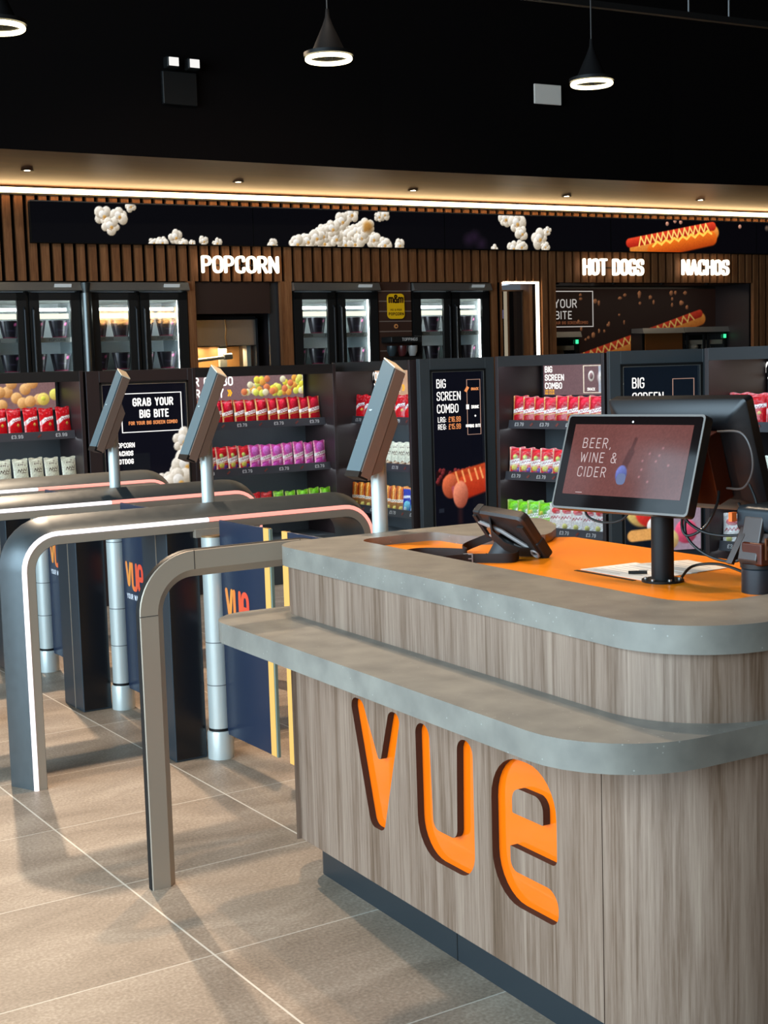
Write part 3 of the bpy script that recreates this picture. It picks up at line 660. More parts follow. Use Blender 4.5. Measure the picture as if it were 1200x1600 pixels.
for k in range(3): part('hopper', MB().lathe([(.03, 0), (.05, .05), (.05, .1), (.0, .1)], (.04 + k * .115, -.12, 1.80), 16), mat('hopper_%d' % k, [C('#2a3438'), C('#4a2020'), C('#9a9a98')][k], .3), t)
mb = MB(); text(mb, 'TOPPINGS', (.1, -.2215, 1.945), X_, Z_, .03); part('lettering', mb, M_WHITE, t)
part('lower_tray', MB().box(0, .325, -.18, -.01, 1.76, 1.79), M_BLKPL, t)
# lit mirror niche
m = MB().box(8.838, 8.85, .0, .34, 0, 2.54).box(9.31, 9.322, .0, .34, 0, 2.54).box(8.85, 9.31, 0, .34, 2.53, 2.545)
o = struct('trim_5', m, W_SLAT); o.matrix_world = WALLM
t = wthing('dark_glass_panel', 'dark glossy glass panel framed by a warm light strip, left of the hot dog hatch', 'glass panel', 8.85)
part('glass', MB().box(0, .46, .30, .34, 0, 2.47), mat('black_mirror', (.004, .004, .005), .04, spec=.8), t)
part('frame', MB().box(0, .46, .29, .30, 2.455, 2.47).box(.445, .46, .29, .30, 0, 2.47), mat('frame_bronze', C('#5a4434'), .4, .6), t)
mb = MB(); text(mb, 'MENU', (.13, .285, 2.30), X_, Z_, .035, align='r'); mb.box(.05, .06, .284, .286, 2.2, 2.25).box(.075, .085, .284, .286, 2.2, 2.25); part('screen_text', mb, emis('reflected_text', (.7, .7, .9), .5), t)  # writing of a display reflected in the glass, drawn as glowing marks
part('reflected_screen_patch', MB().box(.11, .2, .284, .286, 2.17, 2.26), emis('reflected_patch', C('#5a5a86'), .5), t)  # reflected display given a glow of its own
t = wthing('niche_light_strip', 'warm light strip around the dark glass panel niche', 'light strip', 8.85)
part('side_strip', MB().box(.425, .45, -.02, .01, .2, 2.53), emis('warm_niche_led', (1, .86, .62), 4), t); part('top_strip', MB().box(.0, .45, -.02, .01, 2.515, 2.537), emis('warm_niche_led', (1, .86, .62), 4), t)
# hot food hatch
t = wthing('hatch_poster', 'large brown hot dog poster at the back of the food hatch', 'poster', 9.50)
asp = 2.76 / 1.30; p = Pic(300, 142, asp, (34, 18, 13), 8)
def hp(s, z): return (s - 9.5) / 1.30, (z - 1.20) / 1.30
q0 = hp(10.10, 1.66); q1 = hp(12.02, 2.19)
p.hotdog(q0[0], q0[1], q1[0], q1[1], .062, 18)
for k in range(40):
    s_, z_ = 10.25 + 1.65 * random.random(), 1.9 + .56 * random.random(); x, y = hp(s_, z_)
    if z_ > 1.80 + (s_ - 10.3) * .30: p.disc(x, y, .009 + .014 * random.random(), (150, 92, 56), ry=.01 + .018 * random.random())
p.a *= .82
picture('print', p, (0, .60, 1.20), X_, Z_, 2.76, 1.30, t, .5, rough=.9)
mb = MB(); text(mb, 'GRAB YOUR', (.735, .596, 2.29), X_, Z_, .098, .013, align='r'); part('poster_text', mb, emis('poster_white', (.62, .58, .55), .6), t)
mb = MB(); text(mb, 'BIG BITE', (.665, .596, 2.165), X_, Z_, .092, .012, align='r'); part('poster_text', mb, emis('poster_white', (.62, .58, .55), .6), t)
mb = MB(); mb.box(.05, .96, .594, .597, 2.468, 2.478).box(.05, .96, .594, .597, 2.077, 2.087).box(.95, .96, .594, .597, 2.077, 2.478); part('text_frame', mb, emis('poster_white', (.62, .58, .55), .6), t)
mb = MB(); text(mb, 'FOR YOUR BIG SCREEN COMBO', (.885, .596, 2.11), X_, Z_, .033, .005, align='r', squeeze=.9)
part('poster_small_text', mb, emis('poster_orange', C('#7a4428'), .7), t)
part('board', MB().box(0, 2.76, .602, .63, 1.0, 2.52), M_BLKMET, t)
t = wthing('hatch_counter', 'dark worktop inside the food hatch', 'worktop', 9.5)
part('top', MB().box(.02, 2.74, .10, .60, 1.05, 1.09), M_STEEL, t); part('cupboard', MB().box(.02, 2.74, .14, .6, 0, 1.05), M_BLKMET, t)
def warmer(s0, w, z1, label, front, n, lit):
    t = wthing('heated_cabinet', label, 'food warmer', s0, .40, 1.091, 'food warmers in the hatch'); h = z1 - 1.09
    part('shell', MB().box(0, .02, 0, .18, 0, h).box(w - .02, w, 0, .18, 0, h).box(0, w, .48, .18, 0, h).box(0, w, 0, .18, 0, .04).box(0, w, 0, .18, h - .03, h), M_BLKMET, t)
    tp = MB().loft([[(x, -.04, h - .06), (x, -.02, h), (x, .18, h), (x, .18, h - .05)] for x in (-.005, w + .005)])
    part('top_hood', tp, M_STEEL, t)
    if front: part('front_panel', MB().box(.04, w - .01, -.012, .0, .04, h - .06), mat('brown_steel', C('#9a6034'), .3, .7), t)
    else:
        for k in range(n):
            x0 = .03 + k * (w - .04) / n; x1 = x0 + (w - .04) / n - .03
            d = part('door', MB().box(x0, x1, -.02, 0, .02, .06).box(x0, x1, -.02, 0, h - .09, h - .06).box(x0, x0 + .03, -.02, 0, .02, h - .06).box(x1 - .03, x1, -.02, 0, .02, h - .06), M_BLKMET, t)
            part('glass', MB().box(x0 + .02, x1 - .02, -.014, -.008, .05, h - .08), G_FR, d)
        part('food', MB().box(.06, w - .06, .02, .14, h - .2, h - .15).lathe([(.05, 0), (.07, .05), (.05, .1), (0, .11)], (w * .3, .08, h - .28), 14).lathe([(.04, 0), (.06, .05), (.04, .1), (0, .11)], (w * .6, .08, h - .28), 14), mat('pale_food', C('#a08a78'), .6), t)
    if lit: part('status_lamp', MB().obox((w * .9, -.03, h - .11), (.014, 0, 0), (0, .008, 0), (0, 0, .022)), emis('green_lamp', (.05, .9, .35), 1.2), t)
warmer(9.56, .56, 2.02, 'food warmer at the left end of the hatch beside the framed text', False, 1, True)
warmer(10.99, .59, 2.045, 'food warmer with a brown steel front under the hot dog poster', True, 1, False)
warmer(11.60, .66, 2.05, 'food warmer with two glass doors and a green lamp in the hatch', False, 2, True)
for k, x in enumerate((.02, .78, 1.45, 2.1)):
    t = wthing('hatch_spotlight', '%s small spot from the left in the ceiling of the food hatch' % ORD[k], 'downlight', 9.6 + x, .12, 2.53, 'spots in the food hatch')
    part('lens', MB().cyl((0, 0, -.015), (0, 0, 0), .02, n=14), emis('spot_glow', (1, .9, .75), 5), t); part('rim', MB().lathe([(.021, -.016), (.03, -.01), (.03, 0), (.021, 0)]), M_BLKMET, t)
lamp('popcorn_warmer_lamp', 'AREA', wloc(5.86, .5, 1.92), 9, (1, .72, .42), wloc(5.86, .6, 1.2), .5, .1)
lamp('hatch_lamp', 'AREA', wloc(10.9, .3, 2.5), 7, (1, .8, .6), wloc(10.9, .6, 1), 2.2, .3)
# ================================================================== SWEET DISPLAYS
def packmesh(name, w, h, pic, th=.020):
    nx, ny = pic.nx, pic.ny; L = pic.lin(); vv = []; cc = []; ff = []
    rg = np.random.RandomState(len(name))
    wob = rg.rand(nx * ny) - .5
    for side in (-1, 1):
        for j in range(ny):
            for i in range(nx):
                u, v = i / (nx - 1), j / (ny - 1)
                t = th * (math.sin(PI * u) ** .6 * (math.sin(PI * min(1, .06 + v * .97)) ** .55)) * (1.15 - .4 * v) + (.0025 * wob[j * nx + i] if 0 < i < nx - 1 and 0 < j < ny - 1 else 0)
                if v > .94: t = .001
                pinch = 1 - .05 * math.sin(PI * v)
                vv.append(((u - .5) * w * pinch, side * t + .03 * (v - .5) * 0, h * v + (.004 * math.sin(u * 9) if j == ny - 1 else 0)))
                cc.append((*(L[j, i] if side < 0 else L[j, nx - 1 - i]), 1))
        o = 0 if side < 0 else nx * ny
        for j in range(ny - 1):
            for i in range(nx - 1):
                q = (o + j * nx + i, o + j * nx + i + 1, o + (j + 1) * nx + i + 1, o + (j + 1) * nx + i)
                ff.append(q if side < 0 else q[::-1])
    n = nx * ny
    for j in range(ny - 1):
        for i in (0, nx - 1):
            q = (j * nx + i, (j + 1) * nx + i, n + (j + 1) * nx + i, n + j * nx + i); ff.append(q if i else q[::-1])
    for i in range(nx - 1): ff.append((i + 1, i, n + i, n + i + 1))
    me = D.meshes.new(name); me.from_pydata(vv, [], ff); me.materials.append(colmat('printed_foil', 0, .27))
    at = me.color_attributes.new('Col', 'FLOAT_COLOR', 'POINT'); at.data.foreach_set('color', np.array(cc, np.float32).ravel()); me.shade_smooth(); return me
def scribble(p, x0, y0, x1, y1, amp, c, r, n=9):
    pp = None
    for k in range(n):
        t = k / (n - 1); q = (x0 + (x1 - x0) * t, y0 + (y1 - y0) * t + (amp if k % 2 else -amp))
        if pp: p.cap(*pp, *q, r, c, .6)
        pp = q
A = .56
def design(kind):
    p = Pic(22, 38, A, {'red': (196, 14, 26), 'cream': (226, 226, 206), 'cherry': (176, 10, 28), 'pink': (214, 74, 168), 'fruit': (206, 34, 50), 'green': (120, 196, 34), 'orange': (214, 120, 40), 'blue': (30, 52, 170), 'white': (226, 218, 214), 'redwhite': (206, 30, 44)}[kind], hash(kind) % 97 if False else len(kind) * 7)
    W_ = (240, 236, 232)
    if kind == 'red':
        p.cap(.02, .46, .20, .60, .075, W_, .3); p.cap(.20, .60, .56, .66, .065, W_, .3); p.cap(0, .0, .04, .5, .03, (226, 150, 150), .6)
        scribble(p, .14, .57, .5, .63, .02, (150, 30, 60), .014); p.disc(.36, .42, .05, (220, 150, 60), ry=.06)
        for k in range(14): p.disc(p.rng.rand() * A, .78 + .2 * p.rng.rand(), .04, (232, 70, 74), soft=.7)
    elif kind == 'cream':
        p.rect(0, 0, A, .17, (150, 96, 58)); scribble(p, 0, .16, A, .24, .04, (110, 64, 36), .03, 6); p.cap(.1, .1, .4, .22, .05, (226, 200, 170), .6)
        scribble(p, .12, .58, .48, .62, .05, (74, 52, 34), .016, 8); p.cap(.1, .50, .46, .52, .008, (90, 70, 50), .6)
        for k in range(5): p.disc(.1 + .4 * p.rng.rand(), .75 + .18 * p.rng.rand(), .025, (70, 44, 26))
    elif kind in ('cherry', 'pink', 'fruit', 'green'):
        g = {'cherry': (206, 168, 96), 'pink': (236, 190, 190), 'fruit': (236, 210, 170), 'green': (206, 214, 120)}[kind]
        p.cap(.02, 0, .03, 1, .035, g, .6); p.cap(.54, 0, .53, 1, .03, g, .6)
        p.disc(.3, .76, .2, {'cherry': (200, 16, 40), 'pink': (232, 90, 190), 'fruit': (216, 20, 30), 'green': (96, 190, 20)}[kind], ry=.2)
        if kind == 'fruit':
            p.disc(.22, .66, .09, (170, 200, 90)); p.disc(.2, .3, .12, (240, 196, 70)); p.disc(.4, .2, .12, (70, 34, 110)); p.disc(.2, .1, .1, (90, 30, 90)); p.disc(.45, .1, .08, (230, 120, 60))
        p.cap(.04, .46, .52, .56, .075 if kind != 'fruit' else .1, W_, .3); scribble(p, .1, .475, .48, .55, .03, (150, 60, 90) if kind != 'green' else (60, 120, 40), .014)
        p.cap(.06, .36, .5, .42, .022, g, .5)
        if kind == 'green': p.rect(0, 0, A, .13, (226, 236, 216)); p.disc(.14, .62, .08, (220, 200, 60)); p.disc(.44, .66, .08, (230, 240, 190))
        if kind == 'pink': p.disc(.15, .15, .14, (190, 60, 150)); p.disc(.4, .3, .1, (230, 120, 200))
    elif kind == 'orange':
        for k in range(4): p.cap(.06 + .15 * k, .5, .02 + .15 * k, 1, .035, [(150, 40, 20), (245, 200, 110)][k % 2], .5)
        p.rect(0, 0, A, .36, (150, 100, 56)); p.disc(.3, .15, .12, (206, 160, 80)); p.cap(.02, .44, .54, .46, .06, (250, 240, 225), .3); scribble(p, .06, .44, .5, .46, .025, (120, 60, 30), .013)
    elif kind == 'blue':
        p.cap(0, .98, A, .98, .07, (240, 160, 90), .5); p.cap(.04, .62, .52, .66, .06, (226, 232, 250), .4); p.disc(.28, .3, .2, (90, 160, 210), ry=.2); p.disc(.18, .18, .09, (160, 210, 235))
    elif kind == 'white':
        p.disc(.28, .75, .2, (200, 40, 44), ry=.13); scribble(p, .06, .5, .5, .54, .04, (170, 50, 60), .02); p.disc(.2, .22, .1, (190, 170, 90)); p.disc(.4, .16, .1, (214, 186, 176))
    p.a = np.clip(p.a * (.9 + .2 * p.rng.rand(*p.a.shape[:2])[..., None]), 0, 255)
    return p
PACK = {}
for k in ('red', 'cream', 'cherry', 'pink', 'fruit', 'green', 'orange', 'blue', 'white'):
    PACK[k] = packmesh(k + '_pouch', .124, .205, design(k))
KN = {'red': 'red pouch with white swoosh', 'cream': 'cream pouch', 'cherry': 'dark red pouch', 'pink': 'pink pouch', 'fruit': 'fruit print pouch', 'green': 'green pouch', 'orange': 'orange and brown pouch', 'blue': 'blue pouch', 'white': 'white and red pouch'}
M_TOPL = mat('display_top_black', (.010, .010, .011), .45)
def bay(nm, label, P0, ang, W, dp, H, shelves, sign, price, where):
    """open sweet display: side panels, back, top, sign, stepped shelves with price rails, pouches as things of their own"""
    M = Matrix.Translation((P0[0], P0[1], 0)) @ Matrix.Rotation(ang, 4, 'Z')
    t = thing('sweet_display', label, 'shop display', M=M)
    for x in (0, W - .03): part('side_panel', MB().box(x, x + .03, 0, dp, 0, H), M_DARKLAM, t, bevel=.003)
    part('back_panel', MB().box(.03, W - .03, dp - .02, dp, 0, H), M_SLATE, t)
    part('top_panel', MB().box(.03, W - .03, 0.0, dp, H - .03, H).box(.03, W - .03, dp - .06, dp - .02, H - .075, H - .03), M_TOPL, t)
    part('plinth', MB().box(.03, W - .03, shelves[-1][1] + .02, dp - .02, 0, shelves[-1][0] - .16), M_SLATE, t)
    part('light_strip', MB().box(.06, W - .06, .04, .07, H - .042, H - .031), E_SHELF, t)
    part('front_lip', MB().box(.03, W - .03, .0, .014, H - .075, H - .03), M_TOPL, t)
    for si, (z, yf, kinds) in enumerate(shelves):
        sh = part('shelf', MB().box(.03, W - .03, yf, dp - .02, z, z + .014), M_SHELF, t)
        rl = part('price_rail', MB().obox((W / 2, yf - .006, z + .022), (W / 2 - .035, 0, 0), (0, -.004, 0), (0, .006, .030)), mat('price_rail_grey', C('#34343a'), .4), sh)
        n = 4
        for q in range(n):
            mb = MB(); x = .14 + (W - .28) * q / (n - 1)
            text(mb, price, (x, yf - .0142, z + .01), X_, Vector((0, .196, .98)), .026, .0042, align='c'); part('price_text', mb, mat('price_print', C('#d9d9d9'), .5), sh)
            if q < n - 1: part('sweet_icon', MB().obox((x + (W - .28) / (n - 1) / 2, yf - .0135, z + .022), (.012, 0, .010), (0, -.001, 0), (.004, .001, -.005)), mat('icon_red', C('#7a3a34'), .5), sh)
        if si < len(shelves) - 1 or True:
            part('shelf_light', MB().box(.06, W - .06, yf + .03, yf + .045, z - .008, z), E_SHELF, sh)
        tot = len(kinds); x0 = .095; st = (W - .19) / max(1, tot - 1)
        cnt = {}
        for i, k in enumerate(kinds):
            o = link(D.objects.new('sweet_pouch', PACK[k]))
            lean = .10; o.matrix_world = M @ Matrix.Translation((x0 + st * i + (random.random() - .5) * .012, yf + .045 + random.random() * .006, z + .016)) @ Matrix.Rotation((random.random() - .5) * .22 + .30, 4, 'Z') @ Matrix.Rotation(-lean, 4, 'X') @ Matrix.Scale(.97 + .06 * random.random(), 4)
            cnt[k] = cnt.get(k, 0) + 1
            tag(o, '%s %s from left, %s shelf, %s' % (ORD[cnt[k] - 1], KN[k], ['top', 'middle', 'lowest'][si], where), 'sweet pouch', 'pouches in the sweet displays')
            if si > 0 or True:
                pass
    sg = part('sign_panel', MB().box(.04, W - .04, dp - .06, dp - .022, 1.43, 1.70), M_TOPL, t)
    sign(t, sg, W, dp)
    return t
SGN = C('#8a6c70')
def sg_base(t, sg, W, dp, asp_pic):
    picture('sign_face', asp_pic, (.06, dp - .0615, 1.455), X_, Z_, W - .12, .225, sg, .95, rough=.4)
def sign_orange(t, sg, W, dp):
    a = (W - .12) / .225; p = Pic(200, 44, a, (122, 92, 92), 2)
    for x, y in ((-.1, .5), (2.7, .3), (2.95, .62), (3.25, .2), (3.45, .62), (3.6, .9), (3.75, .42), (3.95, .25), (4.05, .7), (4.3, .9), (4.5, .35), (3.2, .62), (4.2, .3)):
        p.disc(x, y, .2, (232, 140, 60), (255, 205, 140))
    p.disc(a - .42, .36, .22, (236, 196, 70), (255, 232, 130)); p.disc(a - .42, .38, .08, (214, 206, 60)); p.disc(a - .02, .5, .2, (236, 180, 80))
    sg_base(t, sg, W, dp, p)
def words(t, sg, rows, dp, mt=None):
    for s_, x, z, h, al, m_ in rows:
        mb = MB(); text(mb, s_, (x, dp - .063, z), X_, Z_, h, h * .17, align=al, squeeze=.82, tr=.14); part('sign_text', mb, m_ or E_WHITE, sg)
E_YEL = emis('sign_yellow_text', C('#ffb420'), 1.0)
def sign_candy(t, sg, W, dp):
    a = (W - .12) / .225; p = Pic(200, 44, a, (120, 92, 94), 2)
    for k in range(60):
        x = a * .52 + random.random() * a * .5; y = .25 + .55 * random.random() * min(1, (x - a * .5) * 2)
        p.disc(x, y, .13, [(240, 190, 50), (236, 130, 50), (250, 225, 90), (226, 100, 60), (200, 205, 70), (245, 210, 150)][k % 6])
    sg_base(t, sg, W, dp, p)
    words(t, sg, [('YOUR COMBO', .555, 1.585, .075, 'r', None), ('YOUR WAY', .47, 1.49, .075, 'r', None), ('»', .545, 1.49, .075, 'r', E_YEL)], dp)
def sign_plain(t, sg, W, dp):
    p = Pic(40, 12, 4, (196, 156, 126), 2); sg_base(t, sg, W, dp, p)
    words(t, sg, [('YOUR COMBO', .50, 1.585, .075, 'r', None), ('YOUR WAY', .45, 1.49, .075, 'r', None), ('»', .51, 1.49, .075, 'r', E_YEL)], dp)
def sign_combo(t, sg, W, dp):
    a = (W - .12) / .225; p = Pic(200, 44, a, (110, 84, 88), 2)
    x0 = a * .43; p.frame(x0, .06, a - .1, .94, .03, (238, 226, 205)); p.rect(x0 + .62, .09, x0 + 1.3, .91, (170, 178, 192)); p.disc(x0 + .8, .55, .26, (206, 214, 222), soft=.5); p.disc(x0 + .8, .55, .09, (120, 110, 70))
    p.disc(x0 + .33, .6, .13, (240, 230, 215), ry=.18); p.disc(x0 + .33, .6, .08, (110, 84, 88), ry=.11)
    sg_base(t, sg, W, dp, p)
    words(t, sg, [('BIG', .075, 1.62, .048, 'l', None), ('SCREEN', .075, 1.56, .048, 'l', None), ('COMBO', .075, 1.50, .048, 'l', None), ('LRG £16.99', .075, 1.48, .016, 'l', E_YEL), ('REG £15.99', .075, 1.46, .016, 'l', E_YEL), ('SNACK', .06 + (x0 + .33) * .225, 1.485, .022, 'c', None)], dp)
R10 = ['cherry'] * 11
bay('a', 'sweet display under the oranges sign at the left edge of the photo', (2.32, 9.65), 0, 1.26, .5, 1.735,
    [(1.255, .14, ['red'] * 10), (.895, .08, ['cream'] * 10), (.52, .0, ['cream'] * 10)], sign_orange, '£3.99', 'display under oranges sign')
bay('b', 'sweet display with rows of dark red, pink and green pouches under the candy sign', (4.44, 9.65), 0, 1.26, .5, 1.735,
    [(1.255, .14, ['cherry'] * 12), (.895, .08, ['fruit'] * 5 + ['pink'] * 7), (.52, .0, ['cherry'] * 3 + ['red'] * 3 + ['green'] * 5)], sign_candy, '£3.79', 'display under candy sign')
bay('c', 'sweet display partly hidden behind the tall hot dog screen', (5.80, 9.88), -PI / 2, 1.15, .44, 1.745,
    [(1.25, .165, ['red'] * 9), (.885, .135, ['cream'] * 10), (.53, .10, ['orange'] * 8 + ['blue'] * 3)], sign_plain, '£3.79', 'display left of hot dog screen')
bay('d', 'sweet display behind the customer monitor under the snack combo sign', (6.09, 8.05), math.atan2(-.986, .167), 1.0, .52, 1.75,
    [(1.235, .105, ['cherry'] * 9), (.865, .06, ['fruit'] * 9), (.485, .02, ['green'] * 4 + ['white'] * 5)], sign_combo, '£3.79', 'display under snack sign')
bay('e', 'sweet display cut off by the right edge of the photo', (6.19, 6.08), -1.43, 1.1, .66, 1.755,
    [(1.25, .166, ['red'] * 8), (.88, .13, ['cream'] * 8), (.52, .1, ['white'] * 8)], sign_plain, '£3.79', 'display at right photo edge')
# ------------------------------------------------------------------ tall screen columns between the displays
def totem(label, P0, ang, W, dp, H, sx0, sx1, mcol):
    M = Matrix.Translation((P0[0], P0[1], 0)) @ Matrix.Rotation(ang, 4, 'Z')
    t = thing('screen_column', label, 'display column', M=M)
    part('carcass', MB().box(0, sx0, 0, dp, 0, H).box(sx1, W, 0, dp, 0, H).box(sx0, sx1, 0, dp, H - .085, H).box(sx0, sx1, .03, dp, 0, H - .085), mcol, t, bevel=.003)
    part('screen_frame', MB().box(sx0, sx0 + .014, -.004, .03, .45, H - .085).box(sx1 - .014, sx1, -.004, .03, .45, H - .085).box(sx0, sx1, -.004, .03, H - .099, H - .085), M_BLKPL, t)
    part('edge_trim', MB().box(sx0 + .014, sx0 + .018, -.006, .0, .45, H - .10).box(sx1 - .020, sx1 - .015, -.006, .0, .45, H - .10).box(sx0 + .014, sx1 - .014, -.006, .0, H - .105, H - .10), M_STEEL, t)
    return t
def totem_text(t, rows):
    for s_, x, z, h, al, m_, w in rows:
        mb = MB(); text(mb, s_, (x, .006, z), X_, Z_, h, w, align=al, tr=.17, squeeze=.70); part('screen_text', mb, m_, t)
def wallseg(mb, x0, x1, z0, z1, th=.006):
    mb.box(x0, x1, .004, .007, z0, z0 + th).box(x0, x1, .004, .007, z1 - th, z1).box(x0, x0 + th, .004, .007, z0, z1).box(x1 - th, x1, .004, .007, z0, z1)
# column with the GRAB YOUR BIG BITE screen
t = totem('dark brown column with the GRAB YOUR BIG BITE screen', (3.60, 9.65), 0, .84, .5, 1.73, .10, .80, M_DARKLAM)
a = .666 / 1.17; p = Pic(100, 170, a, (10, 10, 20), 5)
p.rect(.12, .16, .30, .56, (18, 20, 26))
for k in range(30): p.disc(.14 + .16 * random.random(), .28 + .05 * random.random(), .02, (110, 50, 36))
for x, y, r_ in ((.36, .30, .06), (.42, .36, .06), (.48, .30, .08), (.52, .42, .06), (.40, .24, .08), (.50, .20, .09), (.55, .30, .07), (.55, .52, .05), (.54, .62, .06), (.55, .46, .07), (.50, .36, .07), (.45, .12, .09), (.36, .18, .07), (.55, .14, .06), (.30, .24, .05)): p.kernel(x, y, r_ * 1.35)
picture('screen', p, (.117, .008, .46), X_, Z_, .666, 1.17, t, .9, rough=.06)
totem_text(t, [('GRAB YOUR', .515, 1.462, .062, 'c', E_WHITE, .011), ('BIG BITE', .52, 1.375, .062, 'c', E_WHITE, .011), ('FOR YOUR BIG SCREEN COMBO', .51, 1.325, .028, 'c', E_ORTXT, .005),
               ('POPCORN', .20, 1.16, .038, 'l', E_WHITE, .006), ('NACHOS', .20, 1.10, .038, 'l', E_WHITE, .0075), ('HOTDOG', .20, 1.04, .038, 'l', E_WHITE, .0075)])
mb = MB(); wallseg(mb, .26, .745, 1.27, 1.56); mb.box(.2, .44, .004, .007, .915, .92); part('text_frame', mb, E_WHITE, t)
# column with the hot dog screen
TB = totem('slate grey column with the tall hot dog BIG SCREEN COMBO screen', (5.845, 8.66), -.05, .675, .05, 1.75, .09, .590, M_SLATE)
a = .477 / 1.19; p = Pic(84, 190, a, (9, 10, 20), 6)
p.rect(.02, .27, .40, .37, (34, 12, 14))
for k in range(30): p.disc(.02 + .3 * random.random(), .28 + .09 * random.random(), .014, (90, 24, 26))
p.cap(.16, .31, .42, .36, .05, (120, 30, 14), hi=(190, 70, 34)); p.disc(.13, .265, .07, (176, 66, 40), (226, 112, 72), ry=.085)
p.cap(.24, .25, .44, .30, .085, (150, 34, 16), hi=(206, 72, 38)); p.cap(.15, .25, .17, .17, .02, (170, 80, 90), .6)
p.disc(.205, .205, .062, (196, 84, 62), (244, 150, 116), ry=.095)
for x in (.17, .22, .27, .32, .36): p.cap(x, .355 + .1 * (x - .2), x + .022, .285 + .12 * (x - .2), .009, (240, 160, 96), .6)
p.rect(.035, .1, .075, .125, (30, 34, 44)); p.cap(.20, .10, .20, .03, .03, (40, 22, 26), 1)
picture('screen', p, (.104, .008, .46), X_, Z_, .472, 1.19, TB, .9, rough=.06)
totem_text(TB, [('BIG', .15, 1.525, .068, 'l', E_WHITE, .0078), ('SCREEN', .15, 1.43, .068, 'l', E_WHITE, .0078), ('COMBO', .15, 1.335, .068, 'l', E_WHITE, .0078),
                ('LRG:', .155, 1.265, .042, 'l', E_WHITE, .0052), ('£16.99', .25, 1.265, .042, 'l', E_ORTXT, .0052), ('REG:', .155, 1.21, .042, 'l', E_WHITE, .0052), ('£15.99', .25, 1.21, .042, 'l', E_ORTXT, .0052),
                ('SNACK', .495, 1.50, .022, 'c', E_ORTXT, .005), ('DRINK', .495, 1.36, .026, 'c', E_WHITE, .005), ('+', .495, 1.29, .03, 'c', E_WHITE, .008), ('BIG BITE', .495, 1.215, .026, 'c', E_WHITE, .005)])
mb = MB(); wallseg(mb, .42, .545, 1.16, 1.585, .004); part('text_frame', mb, emis('copper_frame_line', C('#b08a7a'), .8), TB)
part('sweet_icon', MB().obox((.42, .004, 1.51), (.012, 0, .018), (0, .001, 0), (.010, 0, -.006)), E_ORTXT, TB)
part('cup_icon', MB().obox((.425, .004, 1.375), (.012, 0, 0), (0, .001, 0), (0, 0, .018)), E_WHITE, TB)
part('bite_icon', MB().obox((.43, .004, 1.23), (.024, 0, 0), (0, .001, 0), (0, 0, .010)), E_WHITE, TB)
# column behind the monitors
TC = totem('slate grey column with a BIG SCREEN COMBO screen behind the monitors', (5.951, 6.667), math.atan2(-.253, .696), .74, .05, 1.755, .075, .635, M_SLATE)
a = .532 / 1.19; p = Pic(90, 190, a, (12, 20, 30), 9)
p.rect(.2, 0, a, .45, (150, 130, 146))
p.disc(.11, .24, .11, (220, 160, 90)); p.disc(.15, .22, .09, (216, 36, 30)); p.disc(.18, .14, .05, (220, 200, 200)); p.cap(.05, .09, .24, .10, .035, (220, 160, 90)); p.disc(.36, .1, .07, (196, 60, 90)); p.disc(.26, .06, .06, (230, 170, 110))
picture('screen', p, (.089, .008, .46), X_, Z_, .532, 1.19, TC, .85, rough=.06)
totem_text(TC, [('BIG', .155, 1.515, .068, 'l', E_WHITE, .0075), ('SCREEN', .155, 1.42, .068, 'l', E_WHITE, .0075), ('COMBO', .155, 1.325, .068, 'l', E_WHITE, .0075)])
mb = MB(); wallseg(mb, .43, .58, 1.16, 1.57, .004); part('text_frame', mb, emis('copper_frame_line', C('#b08a7a'), .8), TC)
# ================================================================== TICKET GATES
def vue(mb, o, u, v, h, w=None, d=0, sx=.72):
    """the lower-case logo word drawn as round-ended strokes"""
    u, v = Vector(u).normalized(), Vector(v).normalized(); n = u.cross(v); w = w or h * .2; ih = h - w
    for pts, r in (([(0, 1), (.3, 0), (.6, 1)], .06), ([(.86, 1), (.86, 0), (1.46, 0), (1.46, 1)], .22), ([(1.74, .46), (2.32, .46), (2.32, 1), (1.74, 1), (1.74, 0), (2.32, 0)], [0, .05, .26, .26, .22, 0])):
        q = rounded(pts, r, False, 5); stroke(mb, [(p_[0] * ih * sx + w / 2, p_[1] * ih + w / 2) for p_ in q], False, Vector(o), u, v, n, w, d, 10)
def logo_mat():
    m, nt, b = newmat('door_logo_gradient'); L = nt.links
    tc = nt.nodes.new('ShaderNodeTexCoord'); sp = nt.nodes.new('ShaderNodeSeparateXYZ'); L.new(tc.outputs['Generated'], sp.inputs[0])
    ad = nt.nodes.new('ShaderNodeMath'); ad.operation = 'SUBTRACT'; L.new(sp.outputs[1], ad.inputs[0]); ad.inputs[1].default_value = 0
    r = ramp(nt, [(.0, C('#e8452c')), (.45, C('#ee5a30')), (.75, C('#f59a3a')), (1, C('#f58a44'))]); L.new(ad.outputs[0], r.inputs[0]); L.new(r.outputs[0], b.inputs['Base Color'])
    
    return m
M_DLOGO = logo_mat()
def arch_path(x0, x1, ztop, r, seg=9):
    """inverted U in the xz plane as (x, z, outward normal)"""
    P = [(x0, 0, -1, 0), (x0, ztop - r, -1, 0)]
    for k in range(1, seg + 1):
        a_ = PI - (PI / 2) * k / seg; P.append((x0 + r + r * math.cos(a_), ztop - r + r * math.sin(a_), math.cos(a_), math.sin(a_)))
    for k in range(seg + 1):
        a_ = PI / 2 - (PI / 2) * k / seg; P.append((x1 - r + r * math.cos(a_), ztop - r + r * math.sin(a_), math.cos(a_), math.sin(a_)))
    P.append((x1, 0, 1, 0)); return P
def sweep(mb, path, sect, mi=0, a=0, b=None):
    mb.loft([[(x + nx * off, y, z + nz * off) for y, off in sect] for x, z, nx, nz in path[a:b]], mi=mi)
